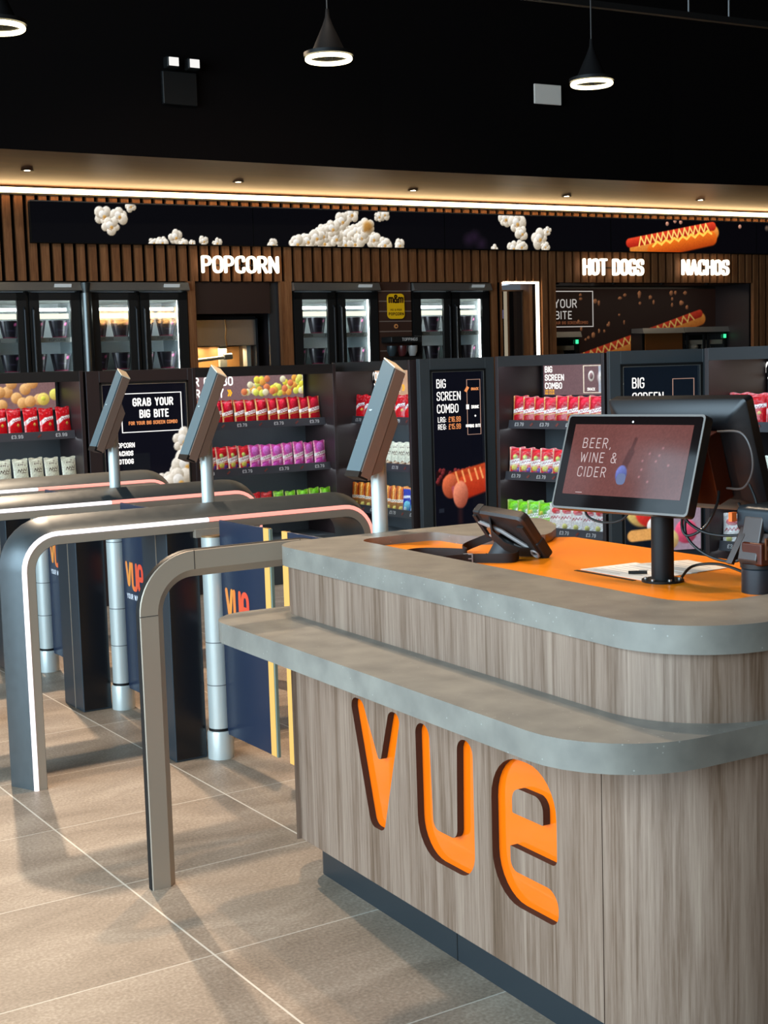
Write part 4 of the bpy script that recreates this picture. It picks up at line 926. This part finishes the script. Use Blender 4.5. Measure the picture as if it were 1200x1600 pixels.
def door_parts(t, y0, y1, flip, logo=True):
    """glazed swing door in the plane x = .855 from hinge y0 to free edge y1"""
    sg = 1 if y1 < y0 else -1
    d = part('door_panel', MB().box(.849, .861, min(y0, y1), max(y0, y1), .11, 1.06), M_NAVY, t, bevel=.002)
    ya, yb = sorted((y1, y1 + sg * .045))
    part('edge_stripe', MB().box(.8475, .8625, ya, yb, .11, 1.06), M_STRIPE, d)
    ya, yb = sorted((y1, y1 - sg * .012)); part('glass_edge', MB().box(.849, .861, ya, yb, .11, 1.06), M_GLASSEDGE, d)
    if logo:
        mb = MB(); vue(mb, (.848, y0 - .035, .625), (0, -1, 0), Z_, .145, .025); part('logo', mb, M_DLOGO, d)
        mb = MB(); text(mb, 'YOUR WAY', (.848, y0 - .04, .58), (0, -1, 0), Z_, .028, .0055, tr=.14, squeeze=.85); part('slogan', mb, mat('slogan_white', C('#e8e8ee'), .5), d)
def gate(label, loc):
    t = thing('ticket_gate', label, 'ticket gate', loc, group='row of ticket gates')
    L = 1.675; path = arch_path(0, L, 1.06, .15)
    f = MB(); sweep(f, path, [(-.136, -.048), (-.136, -.002), (-.132, .004), (-.006, .060), (.006, .060), (.132, .004), (.136, -.002), (.136, -.048)])
    part('arch_frame', f, M_GATE, t)
    trim = MB(); sweep(trim, path, [(-.1385, -.046), (-.1385, -.012), (-.136, -.012), (-.136, -.046)]); part('front_trim', trim, M_GATEIN, t)
    n = len(path); bw = [-.1395, .1395]
    s1 = MB(); sweep(s1, path[:11] + [(.83, 1.06, 0, 1)], [(-.141, -.010), (-.141, .003), (-.132, .008), (-.132, -.010)]); part('white_light_strip', s1, E_LEDW, t)
    s2 = MB(); sweep(s2, [(.83, 1.06, 0, 1)] + path[11:], [(-.141, -.010), (-.141, .003), (-.132, .008), (-.132, -.010)]); part('coral_light_strip', s2, E_LEDP, t)
    c = part('cabinet', MB().box(.635, .785, -.118, .16, 0, 1.02), M_CAB, t, bevel=.004)
    part('black_front', MB().box(.638, .775, -.122, -.118, .01, 1.01), M_CABBLK, c)
    part('side_seam', MB().box(.632, .635, -.005, -.001, 0, 1.0), M_GATEIN, c)
    return t
def pivot(t, y):
    c = part('pivot_column', MB().cyl((.835, y, .0), (.835, y, .985), .049, n=28), M_SILVER, t)
    part('base_collar', MB().lathe([(.0, 0), (.058, 0), (.058, .115), (.054, .125), (.0, .125)], (.835, y, 0), 28), M_SILVER, c)
    part('black_ring', MB().cyl((.835, y, .126), (.835, y, .138), .0505, n=28), M_BLKPL, c)
    for z in (.33, .52, .86): part('joint_line', MB().cyl((.835, y, z), (.835, y, z + .004), .0497, n=28), mat('joint_grey', C('#6a6e6e'), .5), c)
    part('top_cap', MB().cyl((.835, y, .985), (.835, y, .992), .049, n=28), mat('bronze_cap', C('#9a7a54'), .4, .4), c)
GY = [5.63, 6.767, 7.904]
GX = 1.745
def gate_full(label, y):
    g = gate(label, (GX, y, 0)); pivot(g, -.155); door_parts(g, -.20, -.66, False)
    part('beam_bracket', MB().box(.76, .875, -.15, -.10, .985, 1.02), M_GATEIN, g)
    return g
g1 = gate_full('ticket gate arch nearest the counter with a white and coral light strip', GY[0])
dup(g1, 'middle ticket gate arch behind the nearest gate', loc=(GX, GY[1], 0), group='row of ticket gates')
dup(g1, 'farthest ticket gate arch in front of the sweet displays', loc=(GX, GY[2], 0), group='row of ticket gates')
# guard rail beside the counter with its own pivot and door
t = thing('guard_rail', 'bent grey guard rail arch standing between the nearest gate and the counter', 'guard rail', (1.694, 4.165, 0))
path = arch_path(0, .80, 1.118, .20, 14)
mb = MB(); sweep(mb, path, [(0, -.064), (0, -.003), (.003, .0), (.026, .0), (.029, -.003), (.029, -.09), (.022, -.09)]); part('rail_arch', mb, M_GATEIN, t)
mb = MB(); sweep(mb, path, [(.003, -.004), (.003, .0012), (.0295, .0012), (.0295, -.004)]); part('edge_cap', mb, M_BLKMET, t)
mb = MB()
for x0 in (.20, .6): mb.box(x0, x0 + .002, -.0008, .0, 1.054, 1.118)
for k, x0 in enumerate((.20, .60)): part('joint_line', MB().box(x0, x0 + .002, -.0008, .001, 1.054, 1.117), M_SHELF, t)
part('joint_line', MB().box(0, .064, -.0008, .001, .915, .917), M_SHELF, t)
t = thing('swing_gate', 'navy swing gate panel half hidden behind the ledge of the counter', 'gate', (GX, 4.42, 0))
d = part('door_panel', MB().box(.849, .861, -.10, .435, .11, 1.06), M_NAVY, t, bevel=.002)
part('edge_stripe', MB().box(.8475, .8625, .39, .436, .11, 1.06), M_STRIPE, d)
part('hinge_post', MB().cyl((.855, -.13, 0), (.855, -.13, 1.06), .04, n=24), M_SILVER, t)
# ticket readers on slim posts
def reader(label, x, y, r):
    t = thing('ticket_reader', label, 'ticket reader', (x, y, 0), group='ticket readers on the gates')
    part('post', MB().cyl((0, 0, 0 if r > .029 else 1.082), (.0, 0, 1.55), .0287, n=24), M_SILVER, t)
    ax = Vector((.175, -.0, .40)).normalized(); fr = Vector((-ax.z, 0, ax.x)); c = Vector((-.012, -.02, 1.505))
    S = Y_
    hd = MB(); hl = .215
    o = lambda a_, b_, c_: c + ax * a_ + S * b_ + fr * c_
    hd.loft([[o(-hl, -.047, -.022), o(-hl, .047, -.022), o(-hl, .047, .025), o(-hl, -.047, .025)], [o(hl - .022, -.047, -.022), o(hl + .016, .047, -.022), o(hl + .016, .047, .025), o(hl - .022, -.047, .025)]])
    h = part('reader_head', hd, mat('warm_taupe_metal', C('#8a6f60'), .45, .3), t, bevel=.004)
    gp = MB().loft([[o(-hl + .004, -.0455, .0255), o(-hl + .004, .0455, .0255), o(-hl + .004, .0455, .031), o(-hl + .004, -.0455, .031)], [o(hl - .020, -.0455, .0255), o(hl + .013, .0455, .0255), o(hl + .013, .0455, .031), o(hl - .020, -.0455, .031)]])
    part('glass_face', gp, mat('slate_reader_face', C('#566a72'), .4), h)
    cp = MB().loft([[o(hl - .0218, -.0465, -.021), o(hl + .0165, .0465, -.021), o(hl + .0165, .0465, .030), o(hl - .0218, -.0465, .030)], [o(hl - .017, -.0465, -.021), o(hl + .0215, .0465, -.021), o(hl + .0215, .0465, .030), o(hl - .017, -.0465, .030)]])
    part('top_cap', cp, mat('warm_lit_cap', C('#f0dcc0'), .5), h)  # pale colour stands for warm light falling on the cap
    cb = MB().loft([[o(-hl - .004, -.0468, -.010), o(-hl - .004, .0468, -.010), o(-hl - .004, .0468, .032), o(-hl - .004, -.0468, .032)], [o(-hl + .018, -.0468, -.010), o(-hl + .018, .0468, -.010), o(-hl + .018, .0468, .032), o(-hl + .018, -.0468, .032)]])
    part('bottom_cap', cb, M_BLKPL, h)
    bk_ = MB().loft([[o(-hl + .02, -.045, -.022), o(-hl + .02, .045, -.022), o(.06, .045, -.022), o(.06, -.045, -.022)], [o(-hl + .05, -.04, -.06), o(-hl + .05, .04, -.06), o(.02, .04, -.06), o(.02, -.04, -.06)]])
    part('mount_bracket', bk_, mat('warm_taupe_metal', C('#8a6f60'), .45, .3), h)
    return t
reader('slanted ticket reader on a silver post nearest the counter', 2.655, 4.215, .03)
reader('slanted ticket reader on a silver post behind the nearest gate arch', 2.684, 5.72, .028)
reader('slanted ticket reader on a silver post on the middle gate arch', 2.685, 6.85, .028)
# ================================================================== THE COUNTER
CO = thing('reception_counter', 'wood panelled reception counter with orange top and cut-out VUE logo', 'counter', (2.1125, 2.413, 0), rz=-.0402)
CM = MW[CO.name]
def rp(pts, rs): return rounded(pts, rs, True, 8)
# letters cut through the front panel; p = distance along the panel, z = height
def yy(y): return (y - 2.413) * 1.0008
LV = rp([(yy(y), z) for y, z in [(3.640, .686), (3.562, .686), (3.463, .505), (3.402, .686), (3.333, .686), (3.448, .30), (3.528, .30)]], [.034, .034, .012, .034, .034, .034, .034])
LU = rp([(yy(y), z) for y, z in [(3.252, .686), (3.178, .686), (3.166, .392), (3.043, .392), (3.034, .686), (2.957, .686), (2.957, .298), (3.25, .298)]], [.036, .036, .03, .03, .038, .038, .075, .11])
LE = rp([(yy(y), z) for y, z in [(2.590, .452), (2.590, .690), (2.872, .690), (2.872, .296), (2.587, .296), (2.587, .388), (2.79, .388), (2.79, .452)]], [.02, .13, .13, .12, .035, .05, .03, .002])
LEI = rp([(yy(y), z) for y, z in [(2.778, .543), (2.645, .543), (2.645, .612), (2.778, .612)]], [.004, .004, .06, .06])
def outline_mesh(polys, x0, x1, mats, name, parent):
    """flat panel with holes, in the plane x = const of the counter's frame (built from a filled 2D curve)"""
    cu = D.curves.new(name, 'CURVE'); cu.dimensions = '2D'; cu.fill_mode = 'BOTH'; cu.extrude = (x1 - x0) / 2
    for P in polys:
        sp = cu.splines.new('POLY'); sp.points.add(len(P) - 1); sp.use_cyclic_u = True
        for q, (a_, b_) in zip(sp.points, P): q.co = (a_, b_, 0, 1)
    tmp = link(D.objects.new('tmp', cu)); bpy.context.view_layer.update()
    me = D.meshes.new_from_object(tmp); D.objects.remove(tmp)
    me.name = name
    R = Matrix(((0, 0, 1, (x0 + x1) / 2), (1, 0, 0, 0), (0, 1, 0, 0), (0, 0, 0, 1)))
    me.transform(R)
    me.materials.clear()
    for m_ in mats: me.materials.append(m_)
    for f in me.polygons: f.material_index = 0 if abs(f.normal.x) > .7 else len(mats) - 1; f.use_smooth = False
    o = link(D.objects.new(name, me)); o.parent = parent; return o
Y0, Y1 = .0015, 1.60
front = outline_mesh([[(Y0, .12), (Y1, .12), (Y1, .83), (Y0, .83)], LV, LU, LE, LEI], 0, .022, [W_OAK, M_CUT], 'front_panel', CO)
lg = MB().box(.0222, .024, .12, 1.30, .22, .75); part('logo_backing', lg, M_LOGO, CO, label='glossy orange sheet showing through the cut-out letters')
ends = MB(); ends.box(.0242, .05, .02, 1.58, .13, .82); part('inner_carcass', ends, M_BLKMET, CO)
def arc(cx, cy, r, a0, a1, n=14): return [(cx + r * math.cos(math.radians(a0 + (a1 - a0) * k / n)), cy + r * math.sin(math.radians(a0 + (a1 - a0) * k / n))) for k in range(n + 1)]
def shell(path, th, z0, z1):
    """upright panel following a plan path, th thick on its inner (right hand) side"""
    m = MB(); rings = []
    for i, p in enumerate(path):
        a_ = Vector(path[max(i - 1, 0)]); b_ = Vector(path[min(i + 1, len(path) - 1)]); t = (b_ - a_).normalized(); n = Vector((-t.y, t.x)) * th
        rings.append([(p[0], p[1], z0), (p[0] + n.x, p[1] + n.y, z0), (p[0] + n.x, p[1] + n.y, z1), (p[0], p[1], z1)])
    return m.loft(rings)
near = arc(.28, -.015, .28, 180, 270) + [(.98, -.295)]
part('near_corner_panel', shell([(0, -.0015)] + near, .018, .12, .83), W_OAK, CO)
far = arc(.11, 1.60, .11, 180, 90) + [(.98, 1.71)]
m = shell([(0, 1.6015)] + far, -.018, .12, .83); part('far_corner_panel', m, W_OAK, CO)
up = [(.98, 1.71)] + arc(.11, 1.60, .11, 90, 180) + near
part('upper_panel', shell(up, .018, .888, 1.052), W_OAK, CO)
tk = [(.98, 1.62)] + arc(.10, 1.54, .05, 90, 180, 5) + arc(.28, .05, .23, 180, 270) + [(.98, -.18)]
k_ = part('kick_plate', shell(tk, .02, 0, .12), M_TOE, CO)
part('seam', MB().box(.0488, .0497, .72, .723, .0, .12), M_BLKPL, k_)
part('back_panel', MB().box(.94, .96, -.27, 1.68, 0, 1.05), M_BLKMET, CO)
led = rp([(-.245, -.315), (1.0, -.315), (1.0, 1.735), (-.255, 1.775)], [.27, .01, .01, .16])
part('ledge', MB().prism(led, .82, .888), M_CONC, CO, bevel=.003)
sk = [(.98, 1.73)] + arc(.11, 1.60, .125, 90, 180) + arc(.28, -.015, .295, 180, 270) + [(.98, -.31)]
outer = [(1.0, -.308)] + arc(.235, -.058, .25, 270, 180)[0:] + [(-.016, 1.60)] + arc(.12, 1.61, .135, 180, 90) + [(.80, 1.745)] + arc(.74, 1.385, .36, 78, 8, 12) + [(1.05, 1.36)] + [(.96, 1.30), (.84, 1.29)]
outer = [(1.0, -.308)] + arc(.235, -.058, .25, 270, 180) + [(-.016, 1.60)] + arc(.12, 1.61, .135, 180, 90) + [(1.03, 1.745), (1.085, 1.73), (1.10, 1.70), (1.085, 1.66), (1.05, 1.57), (1.0, 1.48), (.95, 1.41), (.905, 1.365), (.86, 1.32), (.81, 1.285)]
inner = arc(.70, 1.50, .12, 270, 180, 6) + rounded([(.58, 1.5), (.58, 1.625), (.255, 1.625), (.245, -.05), (.9, -.05)], [0, .04, .08, .13, 0], False, 6)[1:-1] + [(1.0, -.05)]
rim = outer + [(.75, 1.30)] + inner
m = MB(); m.prism(rim, 1.05, 1.115); part('worktop_rim', m, M_CONC, CO, bevel=.003)
part('orange_top', MB().prism([(.22, -.09), (.985, -.09), (.985, 1.35), (.62, 1.70), (.22, 1.66)], 1.04, 1.085), M_ORANGE, CO, bevel=.002)
# ================================================================== THINGS ON THE COUNTER
def oriented(c, R, U):
    R = Vector(R).normalized(); N = R.cross(Vector(U)).normalized(); U = N.cross(R).normalized()
    return Matrix(((R.x, U.x, N.x, c[0]), (R.y, U.y, N.y, c[1]), (R.z, U.z, N.z, c[2]), (0, 0, 0, 1)))
DZ = 1.0852
t = thing('monitor_stand', 'black round steel monitor post bolted to the orange counter top', 'monitor stand', (2.685, 2.80, DZ))
part('post', MB().cyl((0, 0, 0), (0, 0, .27), .031, n=32), M_BLKMET, t)
part('base_flange', MB().lathe([(0, 0), (.058, 0), (.058, .006), (0, .006)], n=36), M_BLKMET, t)
for k in range(6):
    a_ = k * PI / 3 + .2; part('bolt', MB().cyl((.046 * math.cos(a_), .046 * math.sin(a_), .006), (.046 * math.cos(a_), .046 * math.sin(a_), .011), .006, n=10), M_STEEL, t)
part('cross_arm', MB().obox((.022, 0, .285), (.035, 0, 0), (0, .03, 0), (0, 0, .03)), M_BLKMET, t)
# customer monitor
c0 = Vector((2.6205, 2.8765, 1.4145)); Rm = Vector((.0998, -.9950, .0086)); Um = Vector((.304, .0386, .9519))
MM = oriented(c0, Rm, Um); w_, h_ = .50, .279
t = thing('customer_monitor', 'customer touch screen showing BEER, WINE & CIDER on the black post', 'monitor', M=MM)
sq = rounded([(-w_ / 2, -h_ / 2), (w_ / 2, -h_ / 2), (w_ / 2, h_ / 2), (-w_ / 2, h_ / 2)], .012, True, 4)
si = rounded([(-w_ / 2 + .006, -h_ / 2 + .006), (w_ / 2 - .006, -h_ / 2 + .006), (w_ / 2 - .006, h_ / 2 - .006), (-w_ / 2 + .006, h_ / 2 - .006)], .009, True, 4)
m = MB().prism(sq, -.030, -.001); part('housing', m, M_BLKPL, t, bevel=.003)
m = MB(); n = len(sq); m.loft([[(x, y, -.004) for x, y in sq], [(x, y, .001) for x, y in sq], [(x, y, .001) for x, y in si], [(x, y, -.004) for x, y in si]], caps=False); part('silver_bezel', m, mat('bezel_silver', C('#6e6a66'), .45, .6), t)
g_ = part('glass', MB().prism(si, -.0035, .0), mat('black_screen_glass', (.006, .004, .004), .05, spec=.16), t)
a = .432 / .206; p = Pic(150, 72, a, (112, 66, 62), 4)
p.a *= (1 + .06 * (p.rng.rand(72, 150, 1) - .5)); p.disc(1.6, .55, .9, (124, 76, 72), (128, 80, 76), soft=1.0)
p.rect(.0, .0, 0, 0, (0, 0, 0))
p.cap(1.02, .35, 1.12, .62, .07, (84, 44, 42), .4); p.cap(1.12, .62, 1.16, .80, .035, (86, 48, 46), .4)
p.disc(1.015, .31, .105, (92, 108, 190), (120, 130, 205), ry=.13)
for x, y in ((1.35, .5), (1.36, .38), (1.34, .28), (1.62, .58), (1.66, .68), (1.58, .5), (1.5, .22), (1.8, .45), (1.45, .6)): p.disc(x, y, .025, (150, 96, 100), soft=.8)
picture('display', p, (-.216, -.096, .0006), X_, Y_, .432, .206, t, .92, rough=.08)
mt = emis('beer_text', (.66, .53, .53), .8); bt = D.objects['display.005'] if 'display.005' in D.objects else t
for s_, y_, x_ in (('BEER,', .040, -.172), ('WINE &', -.002, -.172), ('CIDER', -.044, -.172)):
    mb = MB(); text(mb, s_, (x_, y_, .0012), X_, Y_, .030, .0026, tr=.30); part('display_text', mb, mt, t)
part('bottle_label', MB().prism(rounded([(-.020, -.062), (.012, -.062), (.014, -.030), (-.020, -.030)], .012, True), .0011, .0013), emis('label_blue', C('#7080b8'), .5), t)
part('camera_dot', MB().cyl((.0, .118, 0), (.0, .118, .001), .003, n=10), mat('dot_white', C('#e0e0e0'), .3, emit=(1, 1, 1), es=.5), t)
part('screen_corner_mark', MB().box(-.165, -.14, -.0905, -.089, .0010, .0013), mt, t)
# staff monitor, seen from behind
N2 = Vector((.9474, .0924, .3063)); R2 = Vector((.0948, -.9955, .0070)); U2 = Vector((-.3056, -.0224, .9519))
MS = oriented((2.832, 2.853, 1.430), R2, U2)      # local z points back towards the camera side
t = thing('staff_monitor', 'black staff touch monitor seen from behind above the customer screen', 'monitor', M=MS)
sq = rounded([(-.247, -.165), (.247, -.165), (.247, .165), (-.247, .165)], .012, True, 4); s2 = rounded([(-.19, -.12), (.19, -.12), (.19, .11), (-.19, .11)], .01, True, 4)
flip = 1
m = MB(); m.loft([[(x, y, -.026) for x, y in sq], [(x, y, .004) for x, y in sq], [(x * .985, y * .98, .008) for x, y in sq], [(x, y, .034) for x, y in s2]]); part('rear_housing', m, mat('dark_monitor_shell', C('#1c1c1e'), .32, .2), t)
part('screen_glass', MB().prism([(x * .96, y * .95) for x, y in sq], -.0285, -.026), mat('black_screen_glass', (.004, .004, .005), .03), t)
part('mount_box', MB().box(-.06, .165, -.11, .085, .034, .10), mat('orange_reflection_brown', C('#4a1e0e'), .28, .2), t, bevel=.004)  # black box; reflection of the orange top put into its colour
part('mount_plate', MB().box(-.08, -.06, -.12, .10, .034, .06), M_BLKMET, t)
def cable(label, pts, r, m_, cat='cable'):
    P = [Vector(q) for q in pts]; out = []
    for i in range(len(P) - 1):
        p0, p1, p2, p3 = P[max(i - 1, 0)], P[i], P[i + 1], P[min(i + 2, len(P) - 1)]
        for k in range(8):
            s_ = k / 8; out.append(.5 * ((2 * p1) + (p2 - p0) * s_ + (2 * p0 - 5 * p1 + 4 * p2 - p3) * s_ ** 2 + (3 * p1 - p0 - 3 * p2 + p3) * s_ ** 3))
    out.append(P[-1])
    return tag(part('cable', MB().tube(out, r, 8), m_), label, cat)
cable('black cable in the widest loop hanging under the monitors', [(2.73, 2.74, 1.32), (2.722, 2.748, 1.22), (2.735, 2.68, 1.165), (2.75, 2.585, 1.158), (2.765, 2.535, 1.22), (2.77, 2.60, 1.31)], .004, M_BLKPL)
cable('black cable in the upper loop hanging between the monitors', [(2.70, 2.75, 1.31), (2.712, 2.73, 1.255), (2.73, 2.66, 1.225), (2.755, 2.56, 1.235), (2.785, 2.55, 1.30), (2.79, 2.58, 1.36)], .004, M_BLKPL)
cable('black cable in the small knot beside the post top', [(2.71, 2.72, 1.33), (2.715, 2.755, 1.25), (2.72, 2.74, 1.215), (2.735, 2.69, 1.24), (2.75, 2.66, 1.30), (2.76, 2.66, 1.34)], .004, M_BLKPL)
cable('thin grey cable curving over the back of the staff monitor', [(2.755, 2.66, 1.50), (2.755, 2.58, 1.50), (2.762, 2.55, 1.46), (2.775, 2.555, 1.40), (2.79, 2.60, 1.35), (2.79, 2.66, 1.345)], .003, mat('cable_grey2', C('#55504e'), .4))
cable('red cable hanging beneath the black box', [(2.70, 2.69, 1.36), (2.70, 2.695, 1.33), (2.69, 2.715, 1.305), (2.68, 2.74, 1.295)], .0045, mat('cable_red', C('#9a1c2c'), .4))
cable('black cable coil dangling under the customer screen', [(2.61, 3.04, 1.285), (2.615, 3.03, 1.255), (2.63, 2.99, 1.24), (2.65, 2.94, 1.245), (2.66, 2.91, 1.27), (2.655, 2.95, 1.275), (2.64, 2.99, 1.262)], .0035, M_BLKPL)
cable('black cable arching across the orange top from post to card reader', [(2.735, 2.78, DZ + .005), (2.80, 2.80, DZ + .03), (2.84, 2.74, DZ + .038), (2.86, 2.66, DZ + .02), (2.84, 2.58, DZ + .005), (2.79, 2.53, DZ + .005)], .004, mat('cable_black2', (.02, .018, .016), .4))
# papers and pen
def sheet(label, pts, z, n_lines, m_):
    t = thing('paper_sheet', label, 'paper', (pts[0][0], pts[0][1], z), group='papers on the orange top')
    part('sheet', MB().loft([[(x - pts[0][0], y - pts[0][1], zz) for x, y in pts] for zz in (0, .0008)]), m_, t)
    mb = None
    a_, b_, c_, d_ = [Vector((x - pts[0][0], y - pts[0][1], .0012)) for x, y in pts]
    for k in range(n_lines):
        f = .12 + .76 * k / n_lines; q0 = a_.lerp(d_, f); q1 = b_.lerp(c_, f); e_ = q0.lerp(q1, .12); g_ = q0.lerp(q1, .55 + .35 * ((k * 37) % 10) / 10)
        mb = MB(); mb.strip([e_, g_], (d_ - a_).normalized() * .0022, .0004); part('printed_line', mb, mat('print_grey', C('#bdb6ae'), .6), t)
sheet('printed white sheet flat on the orange top behind the monitor post', [(2.665, 3.125), (2.652, 2.85), (2.86, 2.84), (2.875, 3.115)], DZ, 6, M_PAPER)
sheet('second printed sheet overlapping to the right behind the monitor post', [(2.845, 3.09), (2.84, 2.845), (2.985, 2.845), (3.02, 3.04)], DZ + .0012, 5, mat('paper_two', C('#e6ded4'), .7))
t = thing('pen', 'short black pen lying on the printed paper by the post', 'pen', (2.715, 2.93, DZ + .007)); part('barrel', MB().cyl((-.02, .02, 0), (.02, -.015, 0), .005, n=10), M_BLKPL, t); part('clip', MB().obox((.012, -.008, .006), (.010, -.009, 0), (.001, .001, 0), (0, 0, .001)), M_STEEL, t)
t = thing('document_edge', 'dark clipboard edge under the printed sheet on the orange top', 'clipboard', (2.655, 2.99, DZ)); part('board', MB().strip([(-.012, .13, .0005), (-.02, -.13, .0005)], (.007, 0, 0), .001), M_BLKPL, t)
# card payment terminal on its post
t = thing('card_terminal', 'black card payment terminal on a short round post at the right edge of the counter', 'card terminal', (2.742, 2.50, DZ))
part('post', MB().lathe([(0, 0), (.047, 0), (.047, .062), (.044, .066), (0, .066)], n=36), mat('blue_black_post', C('#20282e'), .38, .3), t)
part('collar', MB().cyl((0, 0, .066), (0, 0, .078), .050, n=32), M_BLKPL, t)
part('holder_plate', MB().obox((-.030, .0, .135), (.006, .0, -.010), (0, .032, 0), (-.014, 0, -.056)), mat('taupe_plastic', C('#3c322e'), .3), t, bevel=.004)
part('holder_back', MB().obox((.010, -.012, .105), (.055, 0, 0), (0, .035, 0), (0, 0, .030)), mat('orange_reflection_brown', C('#4a1e0e'), .28, .2), t, bevel=.006)
part('bracket', MB().obox((.012, -.05, .120), (.046, 0, 0), (0, .003, 0), (0, 0, .028)), mat('bronze_bracket', C('#6a3c20'), .3, .6), t)
part('bolt_strip', MB().obox((.0, -.056, .122), (.026, 0, 0), (0, .002, 0), (0, 0, .005)), M_STEEL, t)
for x in (-.022, .022): part('screw', MB().cyl((x, -.054, .145), (x, -.058, .145), .004, n=10), M_STEEL, t)
sq = rounded([(-.022, .158), (.15, .158), (.15, .226), (-.022, .226)], .018, True, 5)
part('printer_housing', MB().loft([[(x, -.055, z) for x, z in sq], [(x, .06, z) for x, z in sq]]), mat('blue_black_post', C('#20282e'), .38, .3), t, bevel=.004)
part('release_button', MB().obox((.06, -.0565, .185), (.028, 0, .004), (0, .002, 0), (-.004, 0, .009)), mat('grey_button', C('#6a7070'), .4), t)
part('chin', MB().loft([[(-.020, -.05, .158), (.14, -.05, .158), (.14, .03, .158), (-.020, .03, .158)], [(-.030, -.045, .136), (.12, -.045, .136), (.12, .02, .136), (-.030, .02, .136)]]), mat('taupe_plastic', C('#3c322e'), .3), t)
part('side_arm', MB().loft([[(-.036, .02, .15), (-.026, .02, .17), (-.026, .04, .17), (-.036, .04, .15)], [(-.052, .05, .075), (-.042, .05, .07), (-.042, .07, .07), (-.052, .07, .075)]]), mat('taupe_plastic', C('#3c322e'), .3), t)
part('orange_key', MB().obox((-.034, .062, .196), (.009, 0, 0), (0, .006, 0), (0, 0, .012)), mat('orange_key', C('#f0722a'), .4), t)
# rugged tablet with carry strap
c_ = Vector((2.690, 3.485, 1.166)); Rt = Vector((.10, -1, -.05)); Ut = Vector((-.64, 0, .77))
MT = oriented(c_, Rt, Ut)
t = thing('rugged_tablet', 'rugged black tablet propped up on the orange top by its hand strap', 'tablet', M=MT)
sq = rounded([(-.108, -.092), (.112, -.092), (.112, .092), (-.108, .092)], .02, True, 5)
m = MB(); m.loft([[(x * .96, y * .94, -.018) for x, y in sq], [(x, y, -.012) for x, y in sq], [(x, y, .010) for x, y in sq], [(x * .95, y * .93, .018) for x, y in sq]]); part('body', m, mat('brown_black_rubber', C('#2a211e'), .42), t)
part('grey_back_rail', MB().tube([(-.10, .05, .022), (0, .03, .03), (.09, -.05, .024)], .007, 8), mat('grey_plastic', C('#8a827e'), .35), t)
part('grey_lower_rail', MB().tube([(-.09, -.01, .022), (.02, -.03, .03), (.10, -.075, .022)], .005, 8), mat('grey_plastic', C('#8a827e'), .35), t)
part('corner_bumper', MB().box(.076, .115, -.095, -.02, -.02, .02), M_BLKMATTE, t, bevel=.008)
part('corner_bumper', MB().box(-.111, -.078, .045, .095, -.02, .02), M_BLKMATTE, t, bevel=.008)
part('hand_strap', MB().strip([(-.05, .06, .016), (-.03, .03, .05), (.02, .0, .062), (.06, -.03, .05), (.085, -.06, .018)], (.012, .02, 0), .004), M_STRAP, t)
pk = part('swivel_puck', MB().cyl((-.02, -.035, .016), (-.035, -.060, .085), .043, .040, n=28), mat('puck_grey', C('#3c3c3e'), .5), t, bevel=.004)
part('puck_rim', MB().cyl((-.034, -.058, .080), (-.036, -.061, .088), .046, .046, n=28), M_BLKMATTE, pk)
part('kick_stand', MB().obox((-.01, -.09, .05), (.012, -.004, .004), (0, .03, .02), (.002, 0, .003)), mat('grey_plastic', C('#8a827e'), .35), t)
part('copper_clip', MB().obox((-.045, .02, .035), (.012, 0, 0), (0, .022, 0), (0, 0, .004)), mat('copper_brown', C('#a0623a'), .4), t)
part('strap_clip', MB().obox((-.102, .03, .022), (.008, 0, 0), (0, .05, 0), (0, 0, .004)), M_STRAP, t)
part('strap_clip', MB().obox((.095, .0, .024), (.014, 0, 0), (0, .06, 0), (0, 0, .004)), M_STRAP, t)
b_ = part('buckle', MB().torus((.095, -.055, .03), .014, .0035, 18, 6), mat('grey_plastic', C('#8a827e'), .35), t)
zs = DZ + .0135
def smooth_path(P, n=8):
    P = [Vector(q) for q in P]; out = []
    for i in range(len(P) - 1):
        p0, p1, p2, p3 = P[max(i - 1, 0)], P[i], P[i + 1], P[min(i + 2, len(P) - 1)]
        for k in range(n):
            s_ = k / n; out.append(.5 * ((2 * p1) + (p2 - p0) * s_ + (2 * p0 - 5 * p1 + 4 * p2 - p3) * s_ ** 2 + (3 * p1 - p0 - 3 * p2 + p3) * s_ ** 3))
    return out + [P[-1]]
t = thing('carry_strap', 'black webbing carry strap looped on the orange top beside the tablet', 'strap', (2.5, 3.5, DZ))
pth = smooth_path([(.165, -.08, .015), (.10, -.125, .015), (.01, -.045, .015), (-.09, -.01, .015), (-.135, .07, .015), (-.10, .17, .015), (-.03, .19, .015), (.03, .13, .015), (.07, .07, .015), (.10, .13, .016), (.16, .18, .02), (.235, .14, .05)])
part('webbing', MB().strip(pth, (0, 0, .0145), .0025), M_STRAP, t)
bp = MB(); o_ = Vector((.0, -.038, .0145)); tu = Vector((.7, -.6, 0)).normalized()
for a_, b_, hw in (((-1, 0), (0, 1), 0),):
    pass
for sx in (-.013, .013): bp.obox(o_ + tu * sx, tu * .002, Vector((tu.y, -tu.x, 0)) * .003, (0, 0, .0165))
for sz in (-.0145, .0, .0145): bp.obox(o_ + Vector((0, 0, sz)), tu * .014, Vector((tu.y, -tu.x, 0)) * .003, (0, 0, .002))
part('slide_buckle', bp, mat('grey_plastic', C('#8a827e'), .35), t)
